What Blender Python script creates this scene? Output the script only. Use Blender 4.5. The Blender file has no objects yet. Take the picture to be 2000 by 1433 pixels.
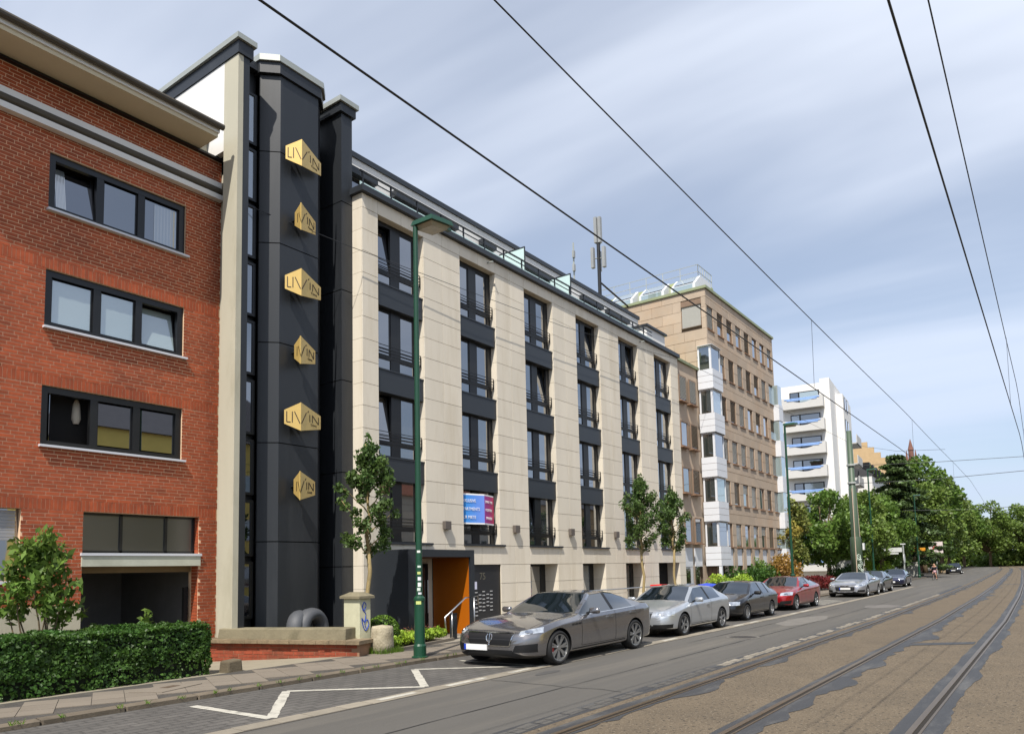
import bpy, bmesh, math, random
from mathutils import Vector, Matrix, noise
from mathutils.bvhtree import BVHTree

random.seed(7)
S = bpy.context.scene
C = S.collection
R = math.radians

# ------------------------------------------------------------------ camera
cd = bpy.data.cameras.new('camera')
cam = bpy.data.objects.new('camera', cd)
C.objects.link(cam)
cr, cu, cf = Vector((0.588991, -0.807837, -0.022096)), Vector((-0.060096, -0.07105, 0.995661)), Vector((0.805902, 0.585107, 0.090396))
cam.matrix_world = Matrix(((cr.x, cu.x, -cf.x, 0), (cr.y, cu.y, -cf.y, 0), (cr.z, cu.z, -cf.z, 1.70), (0, 0, 0, 1)))
cd.sensor_width = 36
cd.lens = 1457.28 / 2000 * 36
cd.shift_y = 0.1328
cd.clip_start = 0.1
cd.clip_end = 3000
S.camera = cam

# ------------------------------------------------------------------ sun and sky
SUN = Vector((-2.49, -1.0, 3.9)).normalized()          # towards the sun
sd = bpy.data.lights.new('sun', 'SUN')
sd.energy = 5.0
sd.angle = R(0.53)
sd.color = (1.0, 0.945, 0.86)
so = bpy.data.objects.new('sun', sd)
so.rotation_euler = SUN.to_track_quat('Z', 'Y').to_euler()
so.location = (-20, -10, 40)
C.objects.link(so)

W = bpy.data.worlds.new('World')
S.world = W
W.use_nodes = True
nt = W.node_tree
nt.nodes.clear()
def wn(t, **k):
    n = nt.nodes.new(t)
    for a, b in k.items():
        setattr(n, a, b)
    return n
def wl(a, b):
    nt.links.new(a, b)
wout = wn('ShaderNodeOutputWorld')
bg = wn('ShaderNodeBackground')
bg.inputs['Strength'].default_value = 0.12
sky = wn('ShaderNodeTexSky', sky_type='NISHITA')
sky.sun_disc = False
sky.sun_elevation = math.asin(SUN.z)
sky.sun_rotation = math.atan2(SUN.x, SUN.y)
sky.air_density = 1.0
sky.dust_density = 1.0
sky.ozone_density = 1.5
tc = wn('ShaderNodeTexCoord')
# thin high cloud: a flat veil overhead, drawn out into long soft streaks
sx = wn('ShaderNodeSeparateXYZ')
wl(tc.outputs['Generated'], sx.inputs['Vector'])
zc = wn('ShaderNodeMath', operation='MAXIMUM')
zc.inputs[1].default_value = 0.0
wl(sx.outputs['Z'], zc.inputs[0])
za = wn('ShaderNodeMath', operation='ADD')
za.inputs[1].default_value = 0.22
wl(zc.outputs[0], za.inputs[0])
dx = wn('ShaderNodeMath', operation='DIVIDE')
dy = wn('ShaderNodeMath', operation='DIVIDE')
wl(sx.outputs['X'], dx.inputs[0]); wl(za.outputs[0], dx.inputs[1])
wl(sx.outputs['Y'], dy.inputs[0]); wl(za.outputs[0], dy.inputs[1])
cb = wn('ShaderNodeCombineXYZ')
wl(dx.outputs[0], cb.inputs[0]); wl(dy.outputs[0], cb.inputs[1])
mp = wn('ShaderNodeMapping')
mp.inputs['Rotation'].default_value = (0, 0, R(38))
mp.inputs['Scale'].default_value = (0.75, 0.22, 1)
mp.inputs['Location'].default_value = (0.0, 0.0, 0)
wl(cb.outputs[0], mp.inputs['Vector'])
n1 = wn('ShaderNodeTexNoise')
n1.inputs['Scale'].default_value = 1.5
n1.inputs['Detail'].default_value = 5
n1.inputs['Roughness'].default_value = 0.5
n1.inputs['Distortion'].default_value = 0.35
wl(mp.outputs['Vector'], n1.inputs['Vector'])
r1 = wn('ShaderNodeMapRange', interpolation_type='SMOOTHSTEP')
r1.inputs['From Min'].default_value = 0.37
r1.inputs['From Max'].default_value = 0.64
r1.inputs['To Min'].default_value = 0.28
r1.inputs['To Max'].default_value = 0.84
wl(n1.outputs['Fac'], r1.inputs['Value'])
# cloud is greyer low down, where one looks through more of it
r2 = wn('ShaderNodeMapRange', interpolation_type='SMOOTHSTEP')
r2.inputs['From Min'].default_value = 0.0
r2.inputs['From Max'].default_value = 0.45
wl(sx.outputs['Z'], r2.inputs['Value'])
cc = wn('ShaderNodeMix', data_type='RGBA')
cc.inputs[6].default_value = (4.5, 5.3, 6.9, 1)
cc.inputs[7].default_value = (7.3, 7.8, 8.8, 1)
wl(r2.outputs['Result'], cc.inputs[0])
mx = wn('ShaderNodeMix', data_type='RGBA')
wl(r1.outputs['Result'], mx.inputs[0])
wl(sky.outputs['Color'], mx.inputs[6])
wl(cc.outputs[2], mx.inputs[7])
wl(mx.outputs[2], bg.inputs['Color'])
wl(bg.outputs['Background'], wout.inputs['Surface'])

S.view_settings.view_transform = 'Standard'
S.view_settings.look = 'None'
S.view_settings.exposure = 0.22
S.view_settings.gamma = 1.0
S.view_settings.use_curve_mapping = False
S.render.engine = 'CYCLES'
S.cycles.max_bounces = 6
S.cycles.diffuse_bounces = 2
S.cycles.glossy_bounces = 3
S.cycles.transmission_bounces = 4
S.cycles.transparent_max_bounces = 8
S.cycles.caustics_reflective = False
S.cycles.caustics_refractive = False
S.cycles.use_denoising = True

# ------------------------------------------------------------------ materials
def lin(c):
    return tuple(((v / 255) / 12.92 if v / 255 <= 0.04045 else ((v / 255 + 0.055) / 1.055) ** 2.4) for v in c)
MATS = {}
def M(name, rgb, rough=0.6, metal=0.0, var=0.12, scale=2.0, bump=0.0, bscale=40.0, island=0.0, spec=0.5, coat=0.0, dirt=None, dirtscale=0.6, dirtamt=0.5, flake=0.0, stretch=None):
    """Principled material: two noise scales of colour variation, optional per-island variation, blotches of a second colour, bump."""
    if name in MATS:
        return MATS[name]
    m = bpy.data.materials.new(name)
    m.use_nodes = True
    t = m.node_tree
    p = t.nodes['Principled BSDF']
    col = lin(rgb)
    p.inputs['Roughness'].default_value = rough
    p.inputs['Metallic'].default_value = metal
    p.inputs['Specular IOR Level'].default_value = spec
    p.inputs['Coat Weight'].default_value = coat
    p.inputs['Coat Roughness'].default_value = 0.03
    geo = t.nodes.new('ShaderNodeNewGeometry')
    vec = geo.outputs['Position']
    if stretch:
        mpn = t.nodes.new('ShaderNodeMapping')
        mpn.inputs['Scale'].default_value = stretch
        t.links.new(vec, mpn.inputs['Vector'])
        vec = mpn.outputs['Vector']
    cur = None
    def mixc(fac, a, b, socket_a=None):
        mm = t.nodes.new('ShaderNodeMix')
        mm.data_type = 'RGBA'
        mm.inputs[6].default_value = (*a, 1)
        mm.inputs[7].default_value = (*b, 1)
        t.links.new(fac, mm.inputs[0])
        if socket_a is not None:
            t.links.new(socket_a, mm.inputs[6])
        return mm.outputs[2]
    nz = t.nodes.new('ShaderNodeTexNoise')
    nz.inputs['Scale'].default_value = scale
    nz.inputs['Detail'].default_value = 8
    nz.inputs['Roughness'].default_value = 0.65
    t.links.new(vec, nz.inputs['Vector'])
    mr = t.nodes.new('ShaderNodeMapRange')
    mr.inputs['From Min'].default_value = 0.28
    mr.inputs['From Max'].default_value = 0.72
    t.links.new(nz.outputs['Fac'], mr.inputs['Value'])
    a = tuple(c * (1 - var) for c in col)
    b = tuple(min(1, c * (1 + var)) for c in col)
    cur = mixc(mr.outputs['Result'], a, b)
    if dirt:
        nd = t.nodes.new('ShaderNodeTexNoise')
        nd.inputs['Scale'].default_value = dirtscale
        nd.inputs['Detail'].default_value = 6
        nd.inputs['Roughness'].default_value = 0.7
        t.links.new(vec, nd.inputs['Vector'])
        md = t.nodes.new('ShaderNodeMapRange')
        md.inputs['From Min'].default_value = 0.5
        md.inputs['From Max'].default_value = 0.72
        md.inputs['To Max'].default_value = dirtamt
        t.links.new(nd.outputs['Fac'], md.inputs['Value'])
        cur = mixc(md.outputs['Result'], (0, 0, 0), lin(dirt), cur)
    if island:
        hs = t.nodes.new('ShaderNodeHueSaturation')
        mi = t.nodes.new('ShaderNodeMapRange')
        mi.inputs['To Min'].default_value = 1 - island
        mi.inputs['To Max'].default_value = 1 + island
        t.links.new(geo.outputs['Random Per Island'], mi.inputs['Value'])
        # objects of a kind differ as well as islands of one mesh
        oi = t.nodes.new('ShaderNodeObjectInfo')
        mo = t.nodes.new('ShaderNodeMapRange')
        mo.inputs['To Min'].default_value = 1 - island * 0.8
        mo.inputs['To Max'].default_value = 1 + island * 0.8
        t.links.new(oi.outputs['Random'], mo.inputs['Value'])
        mu = t.nodes.new('ShaderNodeMath')
        mu.operation = 'MULTIPLY'
        t.links.new(mi.outputs['Result'], mu.inputs[0])
        t.links.new(mo.outputs['Result'], mu.inputs[1])
        t.links.new(mu.outputs['Value'], hs.inputs['Value'])
        t.links.new(cur, hs.inputs['Color'])
        cur = hs.outputs['Color']
    t.links.new(cur, p.inputs['Base Color'])
    if bump:
        nb = t.nodes.new('ShaderNodeTexNoise')
        nb.inputs['Scale'].default_value = bscale
        nb.inputs['Detail'].default_value = 6
        t.links.new(vec, nb.inputs['Vector'])
        bn = t.nodes.new('ShaderNodeBump')
        bn.inputs['Strength'].default_value = min(1, bump)
        bn.inputs['Distance'].default_value = 0.02
        t.links.new(nb.outputs['Fac'], bn.inputs['Height'])
        t.links.new(bn.outputs['Normal'], p.inputs['Normal'])
    MATS[name] = m
    return m

def glass(name, rgb, rough=0.02, ior=1.52, alpha=1.0, spec=0.5, ripple=0.0, refl=1.6, base=.10):
    """Window glass seen from outside: a dark room behind a reflecting pane."""
    if name in MATS:
        return MATS[name]
    m = bpy.data.materials.new(name)
    m.use_nodes = True
    t = m.node_tree
    p = t.nodes['Principled BSDF']
    p.inputs['Base Color'].default_value = (*lin(rgb), 1)
    p.inputs['Roughness'].default_value = rough
    p.inputs['IOR'].default_value = ior
    p.inputs['Specular IOR Level'].default_value = spec
    p.inputs['Alpha'].default_value = alpha
    gl = t.nodes.new('ShaderNodeBsdfGlossy')
    gl.inputs['Roughness'].default_value = rough
    gl.inputs['Color'].default_value = (.92, .95, 1, 1)
    fr = t.nodes.new('ShaderNodeFresnel')
    fr.inputs['IOR'].default_value = 1.9
    ad = t.nodes.new('ShaderNodeMath')
    ad.operation = 'MULTIPLY_ADD'
    ad.inputs[1].default_value = refl
    ad.inputs[2].default_value = base
    t.links.new(fr.outputs[0], ad.inputs[0])
    mg = t.nodes.new('ShaderNodeMixShader')
    t.links.new(ad.outputs[0], mg.inputs[0])
    t.links.new(p.outputs[0], mg.inputs[1])
    t.links.new(gl.outputs[0], mg.inputs[2])
    t.links.new(mg.outputs[0], t.nodes['Material Output'].inputs['Surface'])
    if ripple:
        nb = t.nodes.new('ShaderNodeTexNoise')
        nb.inputs['Scale'].default_value = 1.3
        bn = t.nodes.new('ShaderNodeBump')
        bn.inputs['Strength'].default_value = ripple
        bn.inputs['Distance'].default_value = 0.05
        geo = t.nodes.new('ShaderNodeNewGeometry')
        t.links.new(geo.outputs['Position'], nb.inputs['Vector'])
        t.links.new(nb.outputs['Fac'], bn.inputs['Height'])
        t.links.new(bn.outputs['Normal'], p.inputs['Normal'])
        t.links.new(bn.outputs['Normal'], gl.inputs['Normal'])
    MATS[name] = m
    return m

def leafmat(name, rgb, var=0.35, trans=0.35):
    if name in MATS:
        return MATS[name]
    m = bpy.data.materials.new(name)
    m.use_nodes = True
    t = m.node_tree
    t.nodes.clear()
    o = t.nodes.new('ShaderNodeOutputMaterial')
    p = t.nodes.new('ShaderNodeBsdfPrincipled')
    p.inputs['Roughness'].default_value = 0.45
    p.inputs['Specular IOR Level'].default_value = 0.35
    tr = t.nodes.new('ShaderNodeBsdfTranslucent')
    ms = t.nodes.new('ShaderNodeMixShader')
    ms.inputs[0].default_value = trans
    geo = t.nodes.new('ShaderNodeNewGeometry')
    hs = t.nodes.new('ShaderNodeHueSaturation')
    hs.inputs['Color'].default_value = (*lin(rgb), 1)
    mi = t.nodes.new('ShaderNodeMapRange')
    mi.inputs['To Min'].default_value = 1 - var
    mi.inputs['To Max'].default_value = 1 + var
    t.links.new(geo.outputs['Random Per Island'], mi.inputs['Value'])
    t.links.new(mi.outputs['Result'], hs.inputs['Value'])
    nz = t.nodes.new('ShaderNodeTexNoise')
    nz.inputs['Scale'].default_value = 1.7
    t.links.new(geo.outputs['Position'], nz.inputs['Vector'])
    mh = t.nodes.new('ShaderNodeMapRange')
    mh.inputs['To Min'].default_value = 0.47
    mh.inputs['To Max'].default_value = 0.525
    t.links.new(nz.outputs['Fac'], mh.inputs['Value'])
    t.links.new(mh.outputs['Result'], hs.inputs['Hue'])
    t.links.new(hs.outputs['Color'], p.inputs['Base Color'])
    t.links.new(hs.outputs['Color'], tr.inputs['Color'])
    t.links.new(p.outputs[0], ms.inputs[1])
    t.links.new(tr.outputs[0], ms.inputs[2])
    t.links.new(ms.outputs[0], o.inputs['Surface'])
    MATS[name] = m
    return m

# ------------------------------------------------------------------ geometry helpers
class MB:
    """Collects boxes, prisms, tubes and lathes; build() links them as ONE mesh object."""
    def __init__(s):
        s.v, s.f, s.m, s.mi = [], [], [], 0
    def _add(s, vs, fs):
        o = len(s.v)
        s.v += [tuple(v) for v in vs]
        s.f += [tuple(i + o for i in f) for f in fs]
        s.m += [s.mi] * len(fs)
        return s
    def box(s, x0, x1, y0, y1, z0, z1):
        return s._add([(x0,y0,z0),(x1,y0,z0),(x1,y1,z0),(x0,y1,z0),(x0,y0,z1),(x1,y0,z1),(x1,y1,z1),(x0,y1,z1)],
                      [(0,3,2,1),(4,5,6,7),(0,1,5,4),(1,2,6,5),(2,3,7,6),(3,0,4,7)])
    def quad(s, *p):
        return s._add(p, [tuple(range(len(p)))])
    def prism(s, poly, z0, z1):
        n = len(poly)
        a = sum(poly[i][0]*poly[(i+1)%n][1]-poly[(i+1)%n][0]*poly[i][1] for i in range(n))
        if a < 0:
            poly = poly[::-1]
        zf0 = z0 if callable(z0) else (lambda x, y: z0)
        zf1 = z1 if callable(z1) else (lambda x, y: z1)
        vs = [(x, y, zf0(x, y)) for x, y in poly] + [(x, y, zf1(x, y)) for x, y in poly]
        return s._add(vs, [tuple(range(n))[::-1], tuple(range(n, 2*n))] + [(i, (i+1)%n, n+(i+1)%n, n+i) for i in range(n)])
    def sheet(s, poly, z):
        zf = z if callable(z) else (lambda x, y: z)
        a = sum(poly[i][0]*poly[(i+1)%len(poly)][1]-poly[(i+1)%len(poly)][0]*poly[i][1] for i in range(len(poly)))
        if a < 0:
            poly = poly[::-1]
        return s._add([(x, y, zf(x, y)) for x, y in poly], [tuple(range(len(poly)))])
    def hexa(s, p):                       # 8 corners: bottom ring, top ring
        return s._add(p, [(0,3,2,1),(4,5,6,7),(0,1,5,4),(1,2,6,5),(2,3,7,6),(3,0,4,7)])
    def tube(s, pts, r, n=8, cap=True):
        pts = [Vector(p) for p in pts]
        rs = r if isinstance(r, (list, tuple)) else [r] * len(pts)
        rings = []
        up = None
        for i, p in enumerate(pts):
            d = (pts[min(i+1, len(pts)-1)] - pts[max(i-1, 0)])
            if d.length < 1e-9:
                d = Vector((0, 0, 1))
            d.normalize()
            if up is None:
                up = Vector((0, 0, 1)) if abs(d.z) < 0.9 else Vector((1, 0, 0))
            a = d.cross(up)
            if a.length < 1e-4:
                a = d.cross(Vector((0.3, 0.9, 0.1)))
            a.normalize()
            b = d.cross(a).normalized()
            rings.append([p + (a*math.cos(2*math.pi*k/n) + b*math.sin(2*math.pi*k/n))*rs[i] for k in range(n)])
        vs = [q for ring in rings for q in ring]
        fs = []
        for i in range(len(pts)-1):
            for k in range(n):
                fs.append((i*n+k, i*n+(k+1)%n, (i+1)*n+(k+1)%n, (i+1)*n+k))
        if cap:
            fs.append(tuple(range(n))[::-1])
            fs.append(tuple((len(pts)-1)*n+k for k in range(n)))
        return s._add(vs, fs)
    def lathe(s, prof, n=16, cx=0, cy=0, axis='z', off=0):
        vs, fs = [], []
        for r_, h in prof:
            for k in range(n):
                a = 2*math.pi*k/n
                if axis == 'z':
                    vs.append((cx + r_*math.cos(a), cy + r_*math.sin(a), h))
                else:                       # axis y, centre (cx, h, cy)
                    vs.append((cx + r_*math.cos(a), h + off, cy + r_*math.sin(a)))
        for i in range(len(prof)-1):
            for k in range(n):
                q = (i*n+k, i*n+(k+1)%n, (i+1)*n+(k+1)%n, (i+1)*n+k)
                fs.append(q if axis == 'z' else q[::-1])
        return s._add(vs, fs)
    def mesh(s, name, mats, off=None, smooth=False):
        me = bpy.data.meshes.new(name)
        vs = s.v if off is None else [(x-off[0], y-off[1], z-off[2]) for x, y, z in s.v]
        me.from_pydata(vs, [], s.f)
        for m in (mats if isinstance(mats, (list, tuple)) else [mats]):
            me.materials.append(m)
        if any(s.m):
            me.polygons.foreach_set('material_index', s.m)
        if smooth:
            me.polygons.foreach_set('use_smooth', [True]*len(me.polygons))
        me.update()
        return me
    def build(s, name, mats, parent=None, smooth=False, bevel=0.0, kind=None):
        """Coordinates are in the frame of the thing's root: world minus the root's location when the root was made with world=True."""
        off = OFF.get(root_of(parent).name) if parent is not None else None
        o = bpy.data.objects.new(name, s.mesh(name, mats, off, smooth))
        C.objects.link(o)
        if parent is not None:
            o.parent = parent
        if kind:
            o['kind'] = kind
        if bevel:
            bv = o.modifiers.new('edge', 'BEVEL')
            bv.width = bevel
            bv.segments = 2
            bv.limit_method = 'ANGLE'
        return o
OFF = {}
def root_of(o):
    while o.parent is not None:
        o = o.parent
    return o
def tag(o, label=None, cat=None, group=None, kind=None):
    if label: o['label'] = label
    if cat: o['category'] = cat
    if group: o['group'] = group
    if kind: o['kind'] = kind
    return o
def T(name, label, cat, loc=(0, 0, 0), rz=0.0, group=None, world=True):
    o = bpy.data.objects.new(name, None)
    o.empty_display_size = 0.2
    C.objects.link(o)
    o.location = loc
    o.rotation_euler = (0, 0, rz)
    if world:
        OFF[o.name] = loc
    return tag(o, label, cat, group)
def inst(name, me, parent, loc, rz=0.0, scale=None):
    """One more object that shares mesh data, at a WORLD place (its root has no rotation)."""
    o = bpy.data.objects.new(name, me)
    C.objects.link(o)
    off = OFF.get(root_of(parent).name, (0, 0, 0)) if parent is not None else (0, 0, 0)
    o.location = (loc[0]-off[0], loc[1]-off[1], loc[2]-off[2])
    o.rotation_euler = (0, 0, rz)
    if scale: o.scale = scale
    o.parent = parent
    return o
def copy_tree(o, parent=None):
    c = o.copy()
    C.objects.link(c)
    c.parent = parent
    for ch in o.children:
        copy_tree(ch, c)
    return c
_BOX = {}
def ubox(sx, sy, sz, mat, bev=0.0):
    """Shared box mesh, origin at its low corner, edges chamfered by bev."""
    k = (round(sx, 3), round(sy, 3), round(sz, 3), mat.name, bev)
    if k not in _BOX:
        b = MB()
        if bev:
            e = bev
            b._add([(0,e,0+e),(sx,e,e),(sx,sy,0),(0,sy,0),(0,e,sz-e),(sx,e,sz-e),(sx,sy,sz),(0,sy,sz),
                    (e,0,e),(sx-e,0,e),(sx-e,0,sz-e),(e,0,sz-e)],
                   [(8,9,10,11),(0,1,9,8),(5,4,11,10),(4,0,8,11),(1,5,10,9),(0,3,2,1),(4,5,6,7),(1,2,6,5),(3,0,4,7)])
        else:
            b.box(0, sx, 0, sy, 0, sz)
        _BOX[k] = b.mesh('panel', mat)
    return _BOX[k]
def text(name, body, size, mat, parent, loc, rot, ext=0.002, align='LEFT', sx=1.0):
    cu_ = bpy.data.curves.new(name, 'FONT')
    cu_.body = body
    cu_.size = size
    cu_.extrude = ext
    cu_.align_x = align
    cu_.materials.append(mat)
    o = bpy.data.objects.new(name, cu_)
    C.objects.link(o)
    off = OFF.get(root_of(parent).name, (0, 0, 0))
    o.location = (loc[0]-off[0], loc[1]-off[1], loc[2]-off[2])
    o.rotation_euler = rot
    o.scale = (sx, 1, 1)
    o.parent = parent
    return o

# ------------------------------------------------------------------ palette
stone = M('limestone_cladding', (222, 212, 194), 0.72, var=0.06, scale=1.2, bump=0.12, bscale=60, island=0.05, dirt=(194, 180, 154), dirtscale=1.5, dirtamt=0.5, stretch=(1, 1, .14))
stonecore = M('stone_wall_core', (150, 140, 120), 0.85)
anth = M('anthracite_metal', (42, 46, 51), 0.42, metal=0.0, var=0.05, scale=0.7)
anthd = M('dark_frame_metal', (22, 23, 25), 0.38, var=0.05)
tower_panel = M('tower_panel', (38, 41, 45), 0.42, var=0.08, scale=0.5, bump=0.05, bscale=5, dirt=(62, 64, 66), dirtscale=1.4, dirtamt=.5, stretch=(1, 1, .12))
pane = glass('window_glass', (14, 17, 22), ripple=0.02)
mirror_pane = glass('reflecting_glass', (14, 16, 20), .01, refl=4.2)
pane_curt = glass('glass_over_curtain', (120, 128, 132), rough=0.05, spec=0.8)
pane_blind = glass('glass_over_blind', (150, 165, 165), rough=0.05, spec=0.8)
pane_warm = glass('warm_tinted_glass', (60, 54, 44), rough=0.03)  # warm brown base colour under the reflection, no room behind
white = M('white_render', (228, 226, 222), 0.8, var=0.03, scale=0.8, dirt=(196, 192, 184), dirtscale=0.4, dirtamt=0.4)
cream = M('cream_render', (182, 177, 158), 0.85, var=0.06, scale=1.2, bump=0.08, bscale=30, dirt=(140, 134, 110), dirtscale=0.9, dirtamt=0.5, stretch=(1, 1, 0.3))
zinc = M('weathered_zinc', (168, 172, 166), 0.5, metal=0.3, var=0.08)
mortar = M('brick_mortar', (226, 190, 156), 0.95, var=0.15, scale=5)
brick = M('red_clinker_brick', (166, 78, 42), 0.8, var=0.2, scale=9, bump=0.15, bscale=90, island=0.17, dirt=(112, 52, 32), dirtscale=0.7, dirtamt=0.5)
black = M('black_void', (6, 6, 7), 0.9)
steel = M('brushed_steel', (190, 190, 190), 0.3, metal=0.9, var=0.05)
silver = M('silver_aluminium', (205, 206, 208), 0.4, metal=0.4, var=0.03)
concrete = M('mossy_concrete', (124, 116, 94), 0.9, var=0.16, scale=4, bump=0.3, bscale=25, dirt=(70, 68, 46), dirtscale=1.3, dirtamt=0.9)
greenpaint = M('dark_green_paint', (22, 66, 46), 0.38, var=0.1, scale=4)
# ------------------------------------------------------------------ the street
TAB = [(-60, 0), (25, 0), (42, .25), (64, .76), (131, 2.85), (177, 4.7), (233, 7.9), (300, 13.5), (420, 27)]
def sh(x):                                    # how far the street has bent to the left at x
    for (a, p), (b, q) in zip(TAB, TAB[1:]):
        if x <= b:
            return p + (q-p)*(x-a)/(b-a)
    return TAB[-1][1]
def xs(a, b):
    out, x = [], a
    while x < b:
        out.append(x)
        x += 1.0 if x < 40 else (3 if x < 100 else 8)
    return out + [b]
def strip(b, y0, y1, z, x0=-14, x1=300, j0=0, j1=0, seed=0, step=None):
    X = xs(x0, x1) if step is None else [x0 + i*step for i in range(int((x1-x0)/step)+1)]
    f0 = y0 if callable(y0) else (lambda x: y0)
    f1 = y1 if callable(y1) else (lambda x: y1)
    L = [(x, f0(x) + sh(x) + j0*noise.noise((x*1.3, seed, 1.7)), z) for x in X]
    Rr = [(x, f1(x) + sh(x) + j1*noise.noise((x*1.3, seed, 8.2)), z) for x in X]
    n = len(X)
    b._add(L + Rr, [(i, i+1, n+i+1, n+i) for i in range(n-1)])
    return b
asphalt = M('road_asphalt', (84, 81, 76), 0.85, var=0.10, scale=0.8, bump=0.35, bscale=70, dirt=(112, 106, 96), dirtscale=0.9, dirtamt=0.65, stretch=(0.05, 1, 1))
tan = M('track_bed_surfacing', (97, 85, 68), 0.9, var=0.16, scale=1.5, bump=0.6, bscale=45, dirt=(80, 71, 58), dirtscale=0.5, dirtamt=0.6)
# pits: the bed is chipped and speckled
def speckle(m, dark, sc=55, lo=0.66, hi=0.72, amt=0.75):
    t = m.node_tree
    p = t.nodes['Principled BSDF']
    old = p.inputs['Base Color'].links[0].from_socket
    n = t.nodes.new('ShaderNodeTexNoise')
    n.inputs['Scale'].default_value = sc
    n.inputs['Detail'].default_value = 3
    g = t.nodes.new('ShaderNodeNewGeometry')
    t.links.new(g.outputs['Position'], n.inputs['Vector'])
    r_ = t.nodes.new('ShaderNodeMapRange')
    r_.inputs['From Min'].default_value = lo
    r_.inputs['From Max'].default_value = hi
    r_.inputs['To Max'].default_value = amt
    t.links.new(n.outputs['Fac'], r_.inputs['Value'])
    mm = t.nodes.new('ShaderNodeMix')
    mm.data_type = 'RGBA'
    mm.inputs[7].default_value = (*lin(dark), 1)
    t.links.new(r_.outputs['Result'], mm.inputs[0])
    t.links.new(old, mm.inputs[6])
    t.links.new(mm.outputs[2], p.inputs['Base Color'])
speckle(tan, (46, 40, 32), 20, 0.585, 0.65, 0.85)
speckle(tan, (146, 134, 114), 45, 0.60, 0.68, 0.7)
speckle(asphalt, (130, 126, 120), 90, 0.64, 0.72, 0.5)
speckle(asphalt, (58, 57, 56), 35, 0.64, 0.7, 0.5)
bitumen = M('rail_bitumen', (56, 56, 57), 0.6, var=0.12, scale=3, bump=0.2, bscale=30, dirt=(98, 96, 92), dirtscale=1.4, dirtamt=0.7, stretch=(0.5, 2, 1))
parkm = M('parking_lane_setts', (86, 83, 79), 0.85, var=0.12, scale=1.4, bump=0.3, bscale=30, dirt=(112, 108, 102), dirtscale=1.2, dirtamt=0.5)
def coursed(m, dark, sc, sq, amt):
    """joints of small setts too fine to model one by one"""
    t = m.node_tree
    p = t.nodes['Principled BSDF']
    old = p.inputs['Base Color'].links[0].from_socket
    g = t.nodes.new('ShaderNodeNewGeometry')
    k = t.nodes.new('ShaderNodeTexBrick')
    k.inputs['Scale'].default_value = sc
    k.inputs['Mortar Size'].default_value = .03
    k.inputs['Color1'].default_value = (1, 1, 1, 1)
    k.inputs['Color2'].default_value = (.78, .78, .78, 1)
    k.inputs['Mortar'].default_value = (*[dark]*3, 1)
    k.squash = sq
    t.links.new(g.outputs['Position'], k.inputs['Vector'])
    mm = t.nodes.new('ShaderNodeMix')
    mm.data_type = 'RGBA'
    mm.blend_type = 'MULTIPLY'
    mm.inputs[0].default_value = amt
    t.links.new(old, mm.inputs[6])
    t.links.new(k.outputs['Color'], mm.inputs[7])
    t.links.new(mm.outputs[2], p.inputs['Base Color'])
coursed(parkm, .45, 1.6, 1.0, .75)
speckle(parkm, (128, 124, 118), 40, 0.66, 0.72, 0.5)
paint = M('road_paint', (178, 174, 162), 0.8, var=0.1, scale=6, dirt=(96, 93, 88), dirtscale=5, dirtamt=0.9)
slabm = M('pavement_slab', (118, 109, 97), 0.88, var=0.08, scale=3, bump=0.2, bscale=40, island=0.07, dirt=(112, 102, 88), dirtscale=1.0, dirtamt=0.5)
cobm = M('pavement_mosaic', (74, 70, 65), 0.9, var=0.2, scale=9, bump=0.6, bscale=14, dirt=(118, 110, 98), dirtscale=0.8, dirtamt=0.6)
coursed(cobm, .4, 5.0, 1.0, .6)
kerbm = M('kerb_granite', (102, 92, 78), 0.85, var=0.14, scale=5, bump=0.25, bscale=40, island=0.1, dirt=(70, 62, 50), dirtscale=1.4, dirtamt=0.6)
gutm = M('gutter_stone', (134, 126, 112), 0.85, var=0.12, scale=4, bump=0.2, bscale=30, island=0.14)
railm = M('rail_steel', (118, 100, 78), 0.35, metal=0.7, var=0.12, scale=2, stretch=(0.2, 1, 1))
earth = M('ground_soil', (92, 86, 76), 0.95, var=0.15, scale=0.3)

b = MB(); b.sheet([(-300, -400), (900, -400), (900, 500), (-300, 500)], -0.2)
tag(b.build('ground', earth), kind='structure')
b = MB(); strip(b, -14, 9.86, 0.0)
road = tag(b.build('road', asphalt), kind='structure')
b = MB(); strip(b, -11.5, lambda x: 4.72 if x < 200 else 4.72, 0.004, j1=0.07, step=0.5)
tag(b.build('track_bed', tan), kind='structure')
b = MB(); strip(b, 7.66, 9.86, 0.004, x1=37.5, j0=0.01)
tag(b.build('parking_lane', parkm), kind='structure')
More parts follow.
